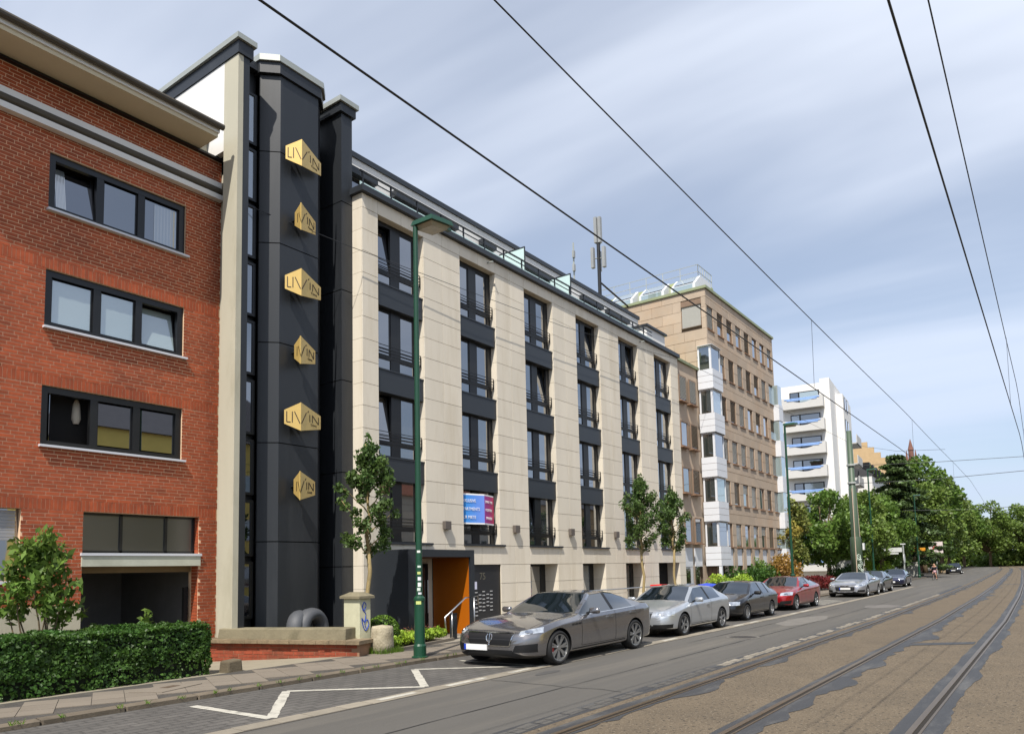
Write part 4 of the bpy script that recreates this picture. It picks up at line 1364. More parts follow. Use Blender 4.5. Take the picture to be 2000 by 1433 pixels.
# corner bays in white metal
def bay_col(x0, x1, y0, y1, zs_):
    for za, zb_ in zs_:
        n = 3
        for q in range(n):
            a, c = za+(zb_-za)*q/n, za+(zb_-za)*(q+1)/n
            MB().box(x0, x1, y0, y1, a+.008, c-.008).build('bay_panel', alu, ob)
        MB().box(x0+.01, x1-.01, y0+.01, y1, za, zb_).build('bay_core', sandj, ob)
bx0, bx1, by0, by1 = 36.12, 37.52, 13.46, 14.26
for i in range(1, 6):
    z0, z1 = RT[i]-RH, RT[i]
    bay_col(bx0, bx1, by0, by1, [(RT[i]-2.25, z0)] if i < 5 else [(1.72, z0)])
    f_ = MB(); f_.box(bx0+.1, bx0+.2, by0+.1, by0+.2, z0, z1); f_.box(bx1-.06, bx1, by0+.1, by0+.16, z0, z1); f_.box(bx0+.1, bx0+.16, by1-.08, by1, z0, z1); f_.box(bx0+.2, bx1-.06, by0+.1, by0+.16, z1-.06, z1); f_.box(bx0+.1, bx0+.16, by0+.2, by1-.08, z1-.06, z1)
    fo_ = f_.build('bay_window', alu, ob)
    MB().box(bx0+.2, bx1-.06, by0+.13, by0+.14, z0, z1-.06).build('pane', MATS['office_glass'] if i % 2 else pane_blind, fo_)
    MB().box(bx0+.13, bx0+.14, by0+.2, by1-.08, z0, z1-.06).build('pane', MATS['office_glass'], fo_)
    MB().box(bx0, bx1, by0, by1, z1, z1+.02).build('bay_head', alu, ob)
f_ = MB(); f_.box(bx0, bx0+.14, by0, by0+.14, 0, 1.71); f_.build('bay_post', alu, ob)
for i in range(1, 6):
    z0, z1 = RT[i]-RH, RT[i]
    MB().box(47.3, 48.15, 13.46, 14.3, (RT[i]-2.25 if i < 5 else 1.72), z0).build('bay_panel', alu, ob)
    MB().box(47.34, 48.1, 13.5, 14.3, z0+.001, z1).build('bay_window', pane_blind, ob)
# shuttered side window
s = MB()
for i in range(20):
    s.box(36.44, 36.475, 14.08, 15.1, 14.2+i*.055, 14.2+i*.055+.047)
s.build('side_shutter', blindm, ob, kind='stuff')
s = MB(); s.box(36.40, 36.49, 14.04, 15.14, 15.30, 15.34); s.box(36.38, 36.49, 14.04, 15.14, 14.13, 14.18); s.build('shutter_frame', M('shutter_frame_brown', (92, 78, 62), .7), ob)
# lower wing next to the limestone house
wing = MB(); wing.box(33.47, 36.44, 14.33, 20, 0, 11.75); wing.build('wing_wall', sand, ob)
MB().box(33.45, 36.5, 14.22, 20, 11.75, 11.88).build('wing_coping', gutg, ob)
for zt in (11.0, 8.75, 6.5, 4.1):
    for xx in (33.5, 34.72):
        office_window(xx, 14.12, zt-RH)
for xx in (33.6, 34.8):
    MB().box(xx, xx+.9, 14.28, 14.32, 1.72, 2.62).build('white_panel', alu, ob)
    MB().box(xx, xx+.9, 14.28, 14.32, 0, 1.70).build('ground_window', pane_warm, ob)
# glazed rooftop rooms with their railing
for k, (ya, yb) in enumerate(((14.6, 16.0), (16.4, 17.9), (18.3, 19.8))):
    rt = MB()
    rt.hexa([(37.2, ya, 16.25), (39.5, ya, 16.25), (39.5, yb, 16.25), (37.2, yb, 16.25), (37.2, ya, 16.85), (39.5, ya, 16.85), (39.5, yb, 16.85), (37.2, yb, 16.85)])
    rt.hexa([(37.25, ya, 16.85), (39.5, ya, 16.85), (39.5, yb, 16.85), (37.25, yb, 16.85), (38.0, ya, 17.45), (39.5, ya, 17.45), (39.5, yb, 17.45), (38.0, yb, 17.45)])
    rt.build('rooftop_dormer', alu, ob)
for (ya, yb) in ((14.6, 16.0), (16.4, 17.9), (18.3, 19.8)):
    rg = MB()
    rg.box(37.17, 37.195, ya+.15, yb-.15, 16.35, 16.8)
    rg.hexa([(37.25, ya+.15, 16.92), (37.27, ya+.15, 16.92), (37.27, yb-.15, 16.92), (37.25, yb-.15, 16.92), (37.92, ya+.15, 17.42), (37.94, ya+.15, 17.42), (37.94, yb-.15, 17.42), (37.92, yb-.15, 17.42)])
    rg.build('rooftop_glazing', pane_blind, ob)
MB().box(38.0, 40.2, 14.72, 21, 16.25, 17.4).build('rooftop_house', lime, ob)
rr_ = MB()
for p, q in (((38.2, 14.8), (38.2, 21)), ((38.2, 14.8), (40.2, 14.8))):
    n = 6
    for i in range(n+1):
        x, y = p[0]+(q[0]-p[0])*i/n, p[1]+(q[1]-p[1])*i/n
        rr_.tube([(x, y, 17.4), (x, y, 18.2)], .02, 5)
    for z in (17.8, 18.2):
        rr_.tube([(*p, z), (*q, z)], .02, 5)
rr_.build('roof_railing', zinc, ob)
am = T('phone_mast', 'grey mobile phone mast with panel antennas on the roof', 'mast', (33.8, 18.5, 13.7))
MB().tube([(33.8, 18.5, 11.8), (33.8, 18.5, 20.2)], .10, 8).build('pole', anthd, am)
for i in range(3):
    a = 2*math.pi*i/3+.4
    for z0, z1 in ((17.5, 18.6), (18.9, 20.3)):
        x, y = 33.8+.34*math.cos(a)*(1 if z0 < 18 else .35), 18.5+.34*math.sin(a)*(1 if z0 < 18 else .35)
        MB().box(x-.1, x+.1, y-.08, y+.08, z0, z1).build('antenna', M('antenna_grey', (150, 152, 152), .5), am)
        MB().tube([(x, y, (z0+z1)/2), (33.8, 18.5, (z0+z1)/2)], .03, 5).build('arm', zinc, am)
MB().tube([(33.8, 18.5, 16.8), (36.5, 18.2, 16.1)], .05, 6).build('brace', anthd, am)
am2 = T('thin_aerial', 'thin grey aerial pole beside the phone mast', 'aerial', (31.2, 18.5, 13.7))
MB().tube([(31.2, 18.5, 13.0), (31.2, 18.5, 18.0)], .045, 6).build('pole', zinc, am2)
for z in (16.5, 17.2):
    MB().box(31.05, 31.2, 18.4, 18.5, z, z+.35).build('antenna', MATS['antenna_grey'], am2)
# ------------------------------------------------------------------ white block of flats, houses further on
wb_ = T('white_flats', 'white block of flats with rounded grey balconies and blue rails', 'building', (79.5, 17.5, 0), rz=R(5), world=False)
wgrey = M('balcony_grey', (196, 194, 190), .8, var=.04)
blue = M('sky_blue_rail', (140, 176, 232), .5)
MB().box(0, 17, 0, .9, 0, 20.6).build('wall', white, wb_); MB().box(.02, 17, .9, 14, 0, 20.2).build('wall', white, wb_); MB().box(4, 9, -.7, 0, 0, 19.6).build('wall', white, wb_)
for i in range(8):
    zf = 18.9 - 2.37*i - 1.3
    bb = MB()
    n = 18
    ya, yb = .55, 4.6
    # parapet with a sagging top edge
    pts = [ya+(yb-ya)*k/n for k in range(n+1)]
    top = [zf+1.15-.55*max(0, 1-((y-(ya+yb)/2)/1.55)**2) for y in pts]
    for k in range(n):
        bb.hexa([(-.95, pts[k], zf), (-.85, pts[k], zf), (-.85, pts[k+1], zf), (-.95, pts[k+1], zf), (-.95, pts[k], top[k]), (-.85, pts[k], top[k]), (-.85, pts[k+1], top[k+1]), (-.95, pts[k+1], top[k+1])])
    bb.box(-.85, 0, ya, ya+.1, zf, zf+1.15); bb.box(-.85, 0, yb-.1, yb, zf, zf+1.15); bb.box(-.85, 0, ya+.1, yb-.1, zf, zf+.12)
    bo_ = bb.build('balcony', wgrey, wb_)
    rb = MB()
    for z, k in ((.98, 1.7), (.84, 1.45)):
        rb.box(-1.0, -.96, (ya+yb)/2-k, (ya+yb)/2+k, zf+z, zf+z+.1)
    rb.build('rail', blue, bo_)
    w = MB(); w.box(-.03, .02, 1.0, 3.9, zf+.12, zf+1.9); wo = w.build('balcony_window', anthd, wb_)
    MB().box(-.045, -.031, 1.1, 2.9, zf+.2, zf+1.8).build('pane', pane_blind if i in (0, 4) else pane, wo); MB().box(-.045, -.031, 3.05, 3.8, zf+.2, zf+1.8).build('pane', pane_curt if i % 2 else pane, wo)
    w = MB(); w.box(-.02, .03, 6.0, 6.95, zf+.6, zf+1.95); wo = w.build('small_window', anthd, wb_); MB().box(-.035, -.021, 6.1, 6.85, zf+.7, zf+1.85).build('pane', pane_curt, wo)
    for xx in (5.0, 6.6):
        w = MB(); w.box(xx, xx+.9, -.74, -.69, zf+.4, zf+1.8); wo = w.build('street_window', anthd, wb_); MB().box(xx+.1, xx+.8, -.755, -.741, zf+.5, zf+1.7).build('pane', pane, wo)
    if i > 0:
        w = MB(); w.box(11.2, 15.6, -1.1, 0, zf, zf+.12); w.box(11.2, 15.6, -1.1, -1.02, zf, zf+1.05); w.build('street_balcony', wgrey, wb_)
def house(name, label, x, y, w, d, h, wall, roofm, ridge, rz=0.0, win=(5, 4), dorm=0, cols=(1.0, 1.4), side_win=True, gable=False, zwin=1.0):
    t = T(name, label, 'building', (x, y, 0), rz=rz, world=False)
    MB().box(0, w, 0, d, 0, h).build('wall', wall, t)
    r_ = MB()
    if gable:
        r_._add([(-.1, -.3, h), (w+.1, -.3, h), (w+.1, d+.3, h), (-.1, d+.3, h), (-.1, d/2, h+ridge), (w+.1, d/2, h+ridge)], [(0, 1, 5, 4), (2, 3, 4, 5), (1, 2, 5), (3, 0, 4), (0, 3, 2, 1)])
    else:
        k = min(w, d)*.3
        r_._add([(-.3, -.3, h), (w+.3, -.3, h), (w+.3, d+.3, h), (-.3, d+.3, h), (k, d/2, h+ridge), (w-k, d/2, h+ridge)], [(0, 1, 5, 4), (2, 3, 4, 5), (1, 2, 5), (3, 0, 4), (0, 3, 2, 1)])
    r_.build('roof', roofm, t)
    nx, nz = win
    fh = (h-zwin-.4)/nz
    for front in (0, 1):
        for i in range(nx):
            for j in range(nz):
                cx, cz = w*(i+.5)/nx, zwin+fh*j
                yy = -.04 if front == 0 else d-.02
                wo = MB().box(cx-cols[0]/2, cx+cols[0]/2, yy, yy+.06, cz, cz+cols[1]).build('window', wfm, t)
                ya = yy-.01 if front == 0 else yy+.061
                MB().box(cx-cols[0]/2+.08, cx+cols[0]/2-.08, ya, ya+.009, cz+.08, cz+cols[1]-.08).build('pane', pane, wo)
    if side_win:
        for j in range(nz):
            for i in range(2):
                cy = d*(i+.5)/2
                wo = MB().box(-.04, .02, cy-.5, cy+.5, zwin+fh*j, zwin+fh*j+cols[1]).build('window', wfm, t)
                MB().box(-.05, -.041, cy-.42, cy+.42, zwin+fh*j+.08, zwin+fh*j+cols[1]-.08).build('pane', pane, wo)
    for i in range(dorm):
        cx = w*(i+.5)/dorm
        do = MB().box(cx-.7, cx+.7, .3, 2.2, h+.2, h+1.7).build('dormer', anthd, t)
        MB().box(cx-.55, cx+.55, .28, .299, h+.35, h+1.5).build('pane', pane, do)
    return t
tileR = M('red_roof_tile', (110, 62, 44), .85, var=.15)
tileG = M('slate_roof', (66, 66, 70), .7, var=.12)
tanr = M('tan_render', (190, 162, 122), .85, var=.08)
yel = M('yellow_render', (226, 202, 110), .85, var=.05)
ivory = M('ivory_render', (206, 200, 186), .85, var=.05)
house('town_house', 'white terraced house with dark dormers beyond the white flats', 97.5, 17.3, 22, 9, 12.2, white, tileG, 3.2, R(3), (9, 5), 7, gable=True)
sg = T('stepped_gable_house', 'tan stepped gable rising behind the dormers', 'building', (120.5, 18.2, 0), rz=R(4), world=False)
b = MB(); b.box(0, 12, 0, 9, 0, 15.4)
for i in range(5):
    b.box(-.0, .5, .1+i*.85, 8.9-i*.85, 15.4+i*.85-.01, 15.4+(i+1)*.85)
b.build('wall', tanr, sg)
b = MB(); b._add([(.5, .2, 15.4), (12, .2, 15.4), (12, 8.8, 15.4), (.5, 8.8, 15.4), (.5, 4.5, 19.0), (12, 4.5, 19.0)], [(0, 1, 5, 4), (2, 3, 4, 5), (1, 2, 5), (3, 0, 4)]); b.build('roof', tileR, sg)
for i in range(3):
    do = MB().box(2+i*3, 3.4+i*3, .4, 3, 15.5, 17).build('dormer', tileR, sg); MB().box(2.2+i*3, 3.2+i*3, .38, .399, 15.7, 16.8).build('pane', pane, do)
for i in range(4):
    for j in range(5):
        MB().box(1+i*2.8, 2.2+i*2.8, -.04, .0, 1.2+j*2.6, 2.8+j*2.6).build('window', pane, sg)
ch = T('brick_turret', 'slender dark red brick turret with pinnacles above the trees', 'building', (149, 19.8, 0), rz=R(8), world=False)
rb2 = M('dark_red_masonry', (120, 84, 72), .9, var=.2, scale=1)
MB().box(-.8, .8, -.8, .8, 0, 17.6).build('wall', rb2, ch)
b = MB(); b.lathe([(1.1, 15.4), (1.25, 15.5), (1.25, 15.8), (.95, 15.9)], 8); b.lathe([(1.0, 17.4), (1.2, 17.6), (1.2, 18.0), (.9, 18.1), (.0, 18.15)], 8); b.build('cornice', rb2, ch)
for (x, y) in ((-.7, -.7), (-.7, .7), (.7, 0)):
    MB().lathe([(.28, 17.9), (.28, 19.2), (.38, 19.25), (.03, 21.6)], 6, x, y).build('pinnacle', rb2, ch)
MB().lathe([(.5, 18.0), (.4, 21.5), (.5, 21.6), (.04, 23.6)], 8).build('finial', rb2, ch)
house('row_house', 'ivory row house far along the bend, half hidden by trees', 140, 22, 20, 12, 14, ivory, tileR, 4, R(10), (7, 4), 3)
# the far side of the street: seen only as reflections in the windows
house('yellow_house', 'yellow house with slate hip roof, mirrored in the brick house window', 20.2, -25, 17, 11, 10.7, yel, tileG, 4.6, 0, (6, 3))
house('ivory_house', 'ivory house across the street, mirrored in limestone house windows', 40, -26, 20, 11, 8.2, ivory, tileR, 3.4, 0, (7, 3))
house('tan_house', 'tan house across the street, third in the mirrored row', 62, -26, 20, 11, 8.6, tanr, tileG, 3.2, 0, (7, 3))
# ------------------------------------------------------------------ parked cars
VS = 0.865
rubber = M('tyre_rubber', (24, 24, 25), .8, var=.1)
chrome = M('chrome_trim', (214, 214, 214), .12, metal=1.0, var=.02)
blackp = M('black_plastic', (16, 16, 17), .5, var=.1)
carglass = glass('car_glass', (20, 27, 30), .015, refl=.75, base=.03)
lampglass = M('headlamp_lens', (196, 202, 208), .08, metal=.55, var=.5, scale=9, coat=1.0)
redlens = M('tail_lens', (120, 8, 10), .15, coat=1.0)
platem = M('number_plate_white', (228, 228, 226), .5, var=.02)
plateb = M('number_plate_blue', (24, 58, 170), .5, var=.02)
alloy = M('alloy_rim', (178, 180, 182), .28, metal=.85, var=.06)
def carpaint(name, rgb, metal=.6, rough=.32):
    return M(name, rgb, rough, metal=metal, var=.03, scale=.8, coat=1.0)
def wheel_meshes(rad, nsp, twin, rimr, wd=.225, rm=None):
    t = MB()
    t.lathe([(rimr*.98, wd*.5), (rimr*1.0, -wd*.5+.02), (rimr*1.04, -wd*.5), (rad*.93, -wd*.5+.005), (rad*.985, -wd*.5+.03), (rad, -wd*.5+.06), (rad, wd*.5-.05), (rad*.95, wd*.5), (rimr*.98, wd*.5)], 40, axis='y')
    tm = t.mesh('wheel', rubber, smooth=True)
    r_ = MB()
    r_.lathe([(rimr, -wd*.5+.012), (rimr*.93, -wd*.5+.016), (rimr*.91, -wd*.5+.06), (rimr*.9, .05)], 40, axis='y')
    for k in range(nsp):
        a0 = 2*math.pi*k/nsp
        for da in ((-.12, .12) if twin else (0,)):
            a = a0+da
            ca_, sa_ = math.cos(a), math.sin(a)
            w0, w1 = (.016, .022) if twin else (.03, .04)
            i0, i1 = .05, rimr*.93
            pts = []
            for (rr, ww) in ((i0, w0), (i1, w1)):
                for s_ in (-1, 1):
                    pts.append((rr*ca_ - s_*ww*sa_, rr*sa_ + s_*ww*ca_))
            (ax, az), (bx, bz), (cx_, cz), (dx, dz) = pts
            y0, y1 = -wd*.5+.035, -wd*.5+.07
            r_.hexa([(ax, y0, az), (cx_, y0-.012, cz), (dx, y0-.012, dz), (bx, y0, bz), (ax, y1, az), (cx_, y1, cz), (dx, y1, dz), (bx, y1, bz)])
    r_.lathe([(0.0, -wd*.5+.028), (.055, -wd*.5+.03), (.06, -wd*.5+.06)], 16, axis='y')
    rme = r_.mesh('rim', rm or alloy, smooth=False)
    d = MB(); d.lathe([(0, .0), (rimr*.9, .0)], 24, axis='y'); d.lathe([(0, -.02), (rimr*.62, -.02), (rimr*.62, .0)], 24, axis='y')
    dm = d.mesh('brake_disc', M('brake_disc', (50, 48, 46), .5, metal=.5))
    return tm, rme, dm

def build_car(name, label, loc, sp, paint, rz=0.0, cat='car'):
    t = T(name, label, cat, (loc[0], loc[1], loc[2] if len(loc) > 2 else 0.0), rz=rz, group='cars parked along the kerb', world=False)
    t.scale = (1, 1, VS)
    L, Wd, Ht = sp['L'], sp['W']/2, sp['H']
    cx, cz = sp['cowl']; rf, rr, dk = sp['rf'], sp['rr'], sp['deck']
    dx_, dz = dk
    bp = sp.get('bp', (rf+rr)/2)
    hz = sp['nose']
    bf, brr = sp['belt']
    def belt(x):
        u = min(1, max(0, (x-cx)/(L-.3-cx)))
        return bf+(brr-bf)*u
    st = []                            # x, ztop, zbelt, half width, top half width, zbot
    st.append((0.0, hz-.17, hz-.24, Wd*.58, Wd*.50, .26))
    st.append((.05, hz-.05, hz-.12, Wd*.74, Wd*.62, .20))
    st.append((.22, hz+.02, hz-.06, Wd*.90, Wd*.71, .18))
    st.append((.55, hz+(cz-hz)*.42, hz-.02+(bf-hz)*.4, Wd*.985, Wd*.76, .17))
    st.append((sp['fo'], hz+(cz-hz)*.66, hz+(bf-hz)*.72, Wd, Wd*.78, .17))
    st.append((cx-.22, cz-.03, bf-.02, Wd*.99, Wd*.80, .17))
    st.append((cx, cz, bf, Wd*.985, Wd*.84, .17))
    for u in (.35, .7):
        x = cx+(rf-cx)*u
        st.append((x, cz+(Ht-.045-cz)*(u**.92), belt(x), Wd*.985, Wd*(.84-.14*u), .17))
    st.append((rf, Ht-.03, belt(rf), Wd*.985, Wd*.66, .17))
    for x in (bp-.05, bp+.05):
        st.append((x, Ht, belt(x), Wd*.985, Wd*.655, .17))
    if 'cp' in sp:
        for x in (sp['cp']-.05, sp['cp']+.05):
            st.append((x, Ht-.02, belt(x), Wd*.99, Wd*.645, .17))
    st.append((rr, Ht-sp.get('rdrop', .06), belt(rr), Wd*.99, Wd*.63, .17))
    for u in (.45, .85):
        x = rr+(dx_-rr)*u
        st.append((x, (Ht-.06)+(dz-(Ht-.06))*(u**1.05), min(belt(x), (Ht-.06)+(dz-(Ht-.06))*u-.02), Wd*.98, Wd*(.63+.06*u), .18))
    st.append((dx_, dz, min(belt(dx_), dz-.04), Wd*.965, Wd*.74, .19))
    if L-dx_ > .34:
        st.append(((dx_+L)/2, dz-.01, dz-.07, Wd*.95, Wd*.72, .2))
    st.append((L-.10, dz-.04, dz-.12, Wd*.90, Wd*.68, .22))
    st.append((L, dz-.16, dz-.24, Wd*.72, Wd*.54, .30))
    st.sort()
    nst = len(st)
    rows = []
    for (x, zt, zb, w, wt, zo) in st:
        cab = cx-1e-6 <= x <= dx_+1e-6
        tall = zt-zb > .18
        half = [(0, zo), (w*.82, zo), (w*.955, zo+.06), (w*.985, zo+.16), (w, zo+(zb-zo)*.55), (w*.985, zb-.075), (w*.95 if tall else w*.93, zb)]
        if tall:
            half += [(w*.93+(wt-w*.93)*.9, zb+(zt-zb)*.86), (wt*.90, zt-.028), (wt*.5, zt-.004), (0, zt+.008)]
        else:
            half += [(w*.90, zb+(zt-zb)*.45), (w*.80, zb+(zt-zb)*.8), (w*.45, zt-.002), (0, zt+.012)]
        rows.append([(x, -y, z) for y, z in half] + [(x, y, z) for y, z in half[-2:0:-1]])
    K = len(rows[0])
    bm = bmesh.new()
    V = [[bm.verts.new(p) for p in r_] for r_ in rows]
    XS = [s[0] for s in st]
    half_n = 11
    cl = bm.edges.layers.float.new('crease_edge')
    for i in range(nst-1):
        xm = (XS[i]+XS[i+1])/2
        for k in range(K):
            k2 = (k+1) % K
            f = bm.faces.new((V[i][k], V[i+1][k], V[i+1][k2], V[i][k2]))
            kk = k if k < half_n-1 else K-1-k            # symmetric segment index 0..9
            m = 0
            if kk == 6 and cx-.01 < xm < sp['glass_end']:
                m = 1
                for a_ in ('bp', 'cp'):
                    if a_ in sp and abs(xm-sp[a_]) < .04: m = 2
                if 'bp' not in sp and abs(xm-bp) < .04: m = 2
            if kk in (8, 9):
                if cx-.01 < xm < rf-.001: m = 1
                if rr+.001 < xm < dx_-.001: m = 1
            if kk <= 1: m = 2
            f.material_index = m
            f.smooth = True
    bm.faces.new(V[0][::-1]).smooth = True
    bm.faces.new(V[-1]).smooth = True
    bm.edges.ensure_lookup_table()
    crk = {1: .5, 2: .4, 5: .45, 6: .75, 7: .85, 8: .55}
    crx = {round(cx, 4): .8, round(rf, 4): .7, round(rr, 4): .6, round(dx_, 4): .7}
    idx = {}
    for i in range(nst):
        for k in range(K):
            idx[V[i][k]] = (i, k)
    for e in bm.edges:
        a, c = idx[e.verts[0]], idx[e.verts[1]]
        ka = a[1] if a[1] <= 10 else K-a[1]
        if a[1] == c[1]:
            x = (XS[a[0]]+XS[c[0]])/2
            v_ = crk.get(ka, 0)
            if ka in (7, 8) and not (cx < x < dx_): v_ = .15
            if ka == 6 and not (cx < x < dx_): v_ = .35
            e[cl] = v_
        elif a[0] == c[0]:
            v_ = crx.get(round(XS[a[0]], 4), 0)
            kc = c[1] if c[1] <= 10 else K-c[1]
            if min(ka, kc) >= 7: e[cl] = v_
            for a_ in ('bp', 'cp'):
                if a_ in sp and abs(abs(XS[a[0]]-sp[a_])-.05) < .002 and min(ka, kc) == 6: e[cl] = .9
    bmesh.ops.recalc_face_normals(bm, faces=bm.faces)
    me = bpy.data.meshes.new('body')
    bm.to_mesh(me); bm.free()
    for m in (paint, carglass, blackp):
        me.materials.append(m)
    o = bpy.data.objects.new('body', me); C.objects.link(o)
    ss = o.modifiers.new('s', 'SUBSURF'); ss.levels = sp.get('lev', 2); ss.render_levels = sp.get('lev', 2)
    wr = sp['wr']
    ax = (sp['fo'], sp['fo']+sp['wb'])
    cut = MB()
    for x in ax:
        for s_ in (-1, 1):
            n = 28
            vs = []
            for y in (s_*Wd*1.25, s_*(Wd-.27)):
                vs += [(x+(wr+.045)*math.cos(2*math.pi*k/n), y, wr+.01+(wr+.045)*math.sin(2*math.pi*k/n)) for k in range(n)]
            fs = [(k, (k+1) % n, n+(k+1) % n, n+k) for k in range(n)] + [tuple(range(n))[::-1], tuple(range(n, 2*n))]
            if s_ > 0: fs = [f[::-1] for f in fs]
            cut._add(vs, fs)
    cm = cut.mesh('cut', blackp)
    cb = bmesh.new(); cb.from_mesh(cm); bmesh.ops.recalc_face_normals(cb, faces=cb.faces); cb.to_mesh(cm); cb.free()
    co = bpy.data.objects.new('cut', cm); C.objects.link(co)
    bo_ = o.modifiers.new('b', 'BOOLEAN'); bo_.operation = 'DIFFERENCE'; bo_.object = co; bo_.solver = 'EXACT'; bo_.material_mode = 'TRANSFER'
    dg = bpy.context.evaluated_depsgraph_get()
    fm = bpy.data.meshes.new_from_object(o.evaluated_get(dg))
    bpy.data.objects.remove(o); bpy.data.objects.remove(co)
    bm = bmesh.new(); bm.from_mesh(fm)
    names = [m.name for m in fm.materials]
    gi = names.index(carglass.name)
    tree = BVHTree.FromBMesh(bm)
    # panes become parts of their own
    seen, comps = set(), []
    for f in bm.faces:
        if f.material_index == gi and f.index not in seen:
            stck, comp = [f], []
            seen.add(f.index)
            while stck:
                q = stck.pop(); comp.append(q)
                for e in q.edges:
                    for g in e.link_faces:
                        if g.material_index == gi and g.index not in seen:
                            seen.add(g.index); stck.append(g)
            comps.append(comp)
    def mesh_from(faces, nm, mats):
        vm, vs, fs, mi = {}, [], [], []
        for f in faces:
            ids = []
            for v in f.verts:
                if v.index not in vm:
                    vm[v.index] = len(vs); vs.append(tuple(v.co))
                ids.append(vm[v.index])
            fs.append(ids); mi.append(f.material_index)
        m_ = bpy.data.meshes.new(nm); m_.from_pydata(vs, [], fs)
        for q in mats: m_.materials.append(q)
        if len(mats) > 1: m_.polygons.foreach_set('material_index', mi)
        m_.polygons.foreach_set('use_smooth', [True]*len(fs)); m_.update()
        return m_
    bm.verts.index_update()
    body = bpy.data.objects.new('body', mesh_from([f for f in bm.faces if f.material_index != gi], 'body', list(fm.materials)))
    C.objects.link(body); body.parent = t
    body.data.set_sharp_from_angle(angle=R(38))
    for comp in comps:
        cx_ = sum(f.calc_center_median().x for f in comp)/len(comp)
        cy_ = sum(f.calc_center_median().y for f in comp)/len(comp)
        nm = 'side_window' if abs(cy_) > .25 else ('windscreen' if cx_ < (rf+rr)/2 else 'rear_window')
        g = bpy.data.objects.new(nm, mesh_from(comp, nm, [carglass])); C.objects.link(g); g.parent = t
        for p in g.data.polygons: p.material_index = 0
    bm.free()
    def hit(org, d):
        h = tree.ray_cast(Vector(org), Vector(d))
        return h
    def patch(nm, c4, m, view='front', nu=8, nv=4, off=.006, parent=t):
        vs, ok = [], True
        for j in range(nv+1):
            for i in range(nu+1):
                u, v = i/nu, j/nv
                p = [(1-v)*((1-u)*c4[0][q]+u*c4[1][q]) + v*((1-u)*c4[3][q]+u*c4[2][q]) for q in (0, 1)]
                if view == 'front': h = hit((-2, p[0], p[1]), (1, 0, 0))
                elif view == 'side': h = hit((p[0], -3, p[1]), (0, 1, 0))
                elif view == 'top': h = hit((p[0], p[1], 3), (0, 0, -1))
                else: h = hit((L+2, p[0], p[1]), (-1, 0, 0))
                if h[0] is None:
                    return None
                n_ = h[1]
                vs.append(h[0]+n_*off)
        b = MB()
        fs = [(j*(nu+1)+i, j*(nu+1)+i+1, (j+1)*(nu+1)+i+1, (j+1)*(nu+1)+i) for j in range(nv) for i in range(nu)]
        b._add(vs, fs)
        o_ = b.build(nm, m, parent, smooth=True)
        return o_
    def seam(pts, w=.008, m=None, nm='panel_gap', view='side', off=.003):
        b = MB()
        prev = None
        for a, c in zip(pts, pts[1:]):
            n = max(1, int(math.dist(a, c)/.06))
            d = Vector((c[0]-a[0], c[1]-a[1])); d.normalize(); pr = Vector((-d.y, d.x))*w/2
            last = None
            for i in range(n+1):
                p = (a[0]+(c[0]-a[0])*i/n, a[1]+(c[1]-a[1])*i/n)
                q = []
                for s_ in (-1, 1):
                    if view == 'side': h = hit((p[0]+s_*pr.x, -3, p[1]+s_*pr.y), (0, 1, 0))
                    elif view == 'top': h = hit((p[0]+s_*pr.x, p[1]+s_*pr.y, 3), (0, 0, -1))
                    else: h = hit((-2, p[0]+s_*pr.x, p[1]+s_*pr.y), (1, 0, 0))
                    q.append(None if h[0] is None else h[0]+h[1]*off)
                if None in q:
                    last = None; continue
                if last: b.quad(last[0], q[0], q[1], last[1])
                last = q
        if b.f: b.build(nm, m or blackp, t)
    # wheels
    tm, rme, dm = wheel_meshes(wr, sp['spokes'], sp.get('twin', False), sp.get('rim', wr*.74))
    for x in ax:
        for s_ in (-1, 1):
            w = bpy.data.objects.new('wheel', tm); C.objects.link(w); w.parent = t
            w.location = (x, s_*(Wd-.125), wr); w.rotation_euler = (0, random.uniform(0, 1), 0 if s_ < 0 else math.pi)
            for nm, q in (('rim', rme), ('brake_disc', dm)):
                g = bpy.data.objects.new(nm, q); C.objects.link(g); g.parent = w
            if sp.get('caliper') and s_ < 0 and x == ax[0]:
                g = MB().box(-.24, -.15, -.07, -.02, -.09, .09).build('brake_caliper', M('red_caliper', (150, 16, 16), .4), t); g.location = (x, -(Wd-.125), wr)
    # front face
    for s_ in (-1, 1):
        hl = [(s_*y, z) for y, z in sp['lamp']]
        lo = patch('headlight', hl, lampglass, nu=10, nv=4)
        if lo and s_*1:
            for yy in ((.45, .62) if sp.get('pods', True) else ()):
                c = [sum(p[q] for p in hl)/4 for q in (0, 1)]
                p = (hl[0][0]+(hl[1][0]-hl[0][0])*yy, c[1])
                h = hit((-2, p[0], p[1]), (1, 0, 0))
                if h[0] is not None:
                    q = MB(); q.lathe([(.0, 0), (.045, 0), (.05, -.01)], 12)
                    ob2 = q.build('lamp_pod', chrome, lo)
                    ob2.location = h[0]+h[1]*.007
                    ob2.rotation_euler = h[1].to_track_quat('Z', 'Y').to_euler()
        if 'fog' in sp:
            patch('air_intake', [(s_*y, z) for y, z in sp['fog']], blackp, nu=8, nv=3, off=.004)
        patch('tail_light', [(s_*Wd*.9, dz-.13), (s_*Wd*.5, dz-.13), (s_*Wd*.5, dz-.25), (s_*Wd*.88, dz-.25)], redlens, view='rear')
        # mirrors
        mx_ = sp['cowl'][0]+.30
        h = hit((mx_, s_*3, belt(mx_)+.02), (0, -s_, 0))
        y0 = s_*Wd*.93
        mb = MB()
        prof = [(0, .0), (.07, .01), (.085, .05), (.09, .17), (.075, .20), (.0, .21)]
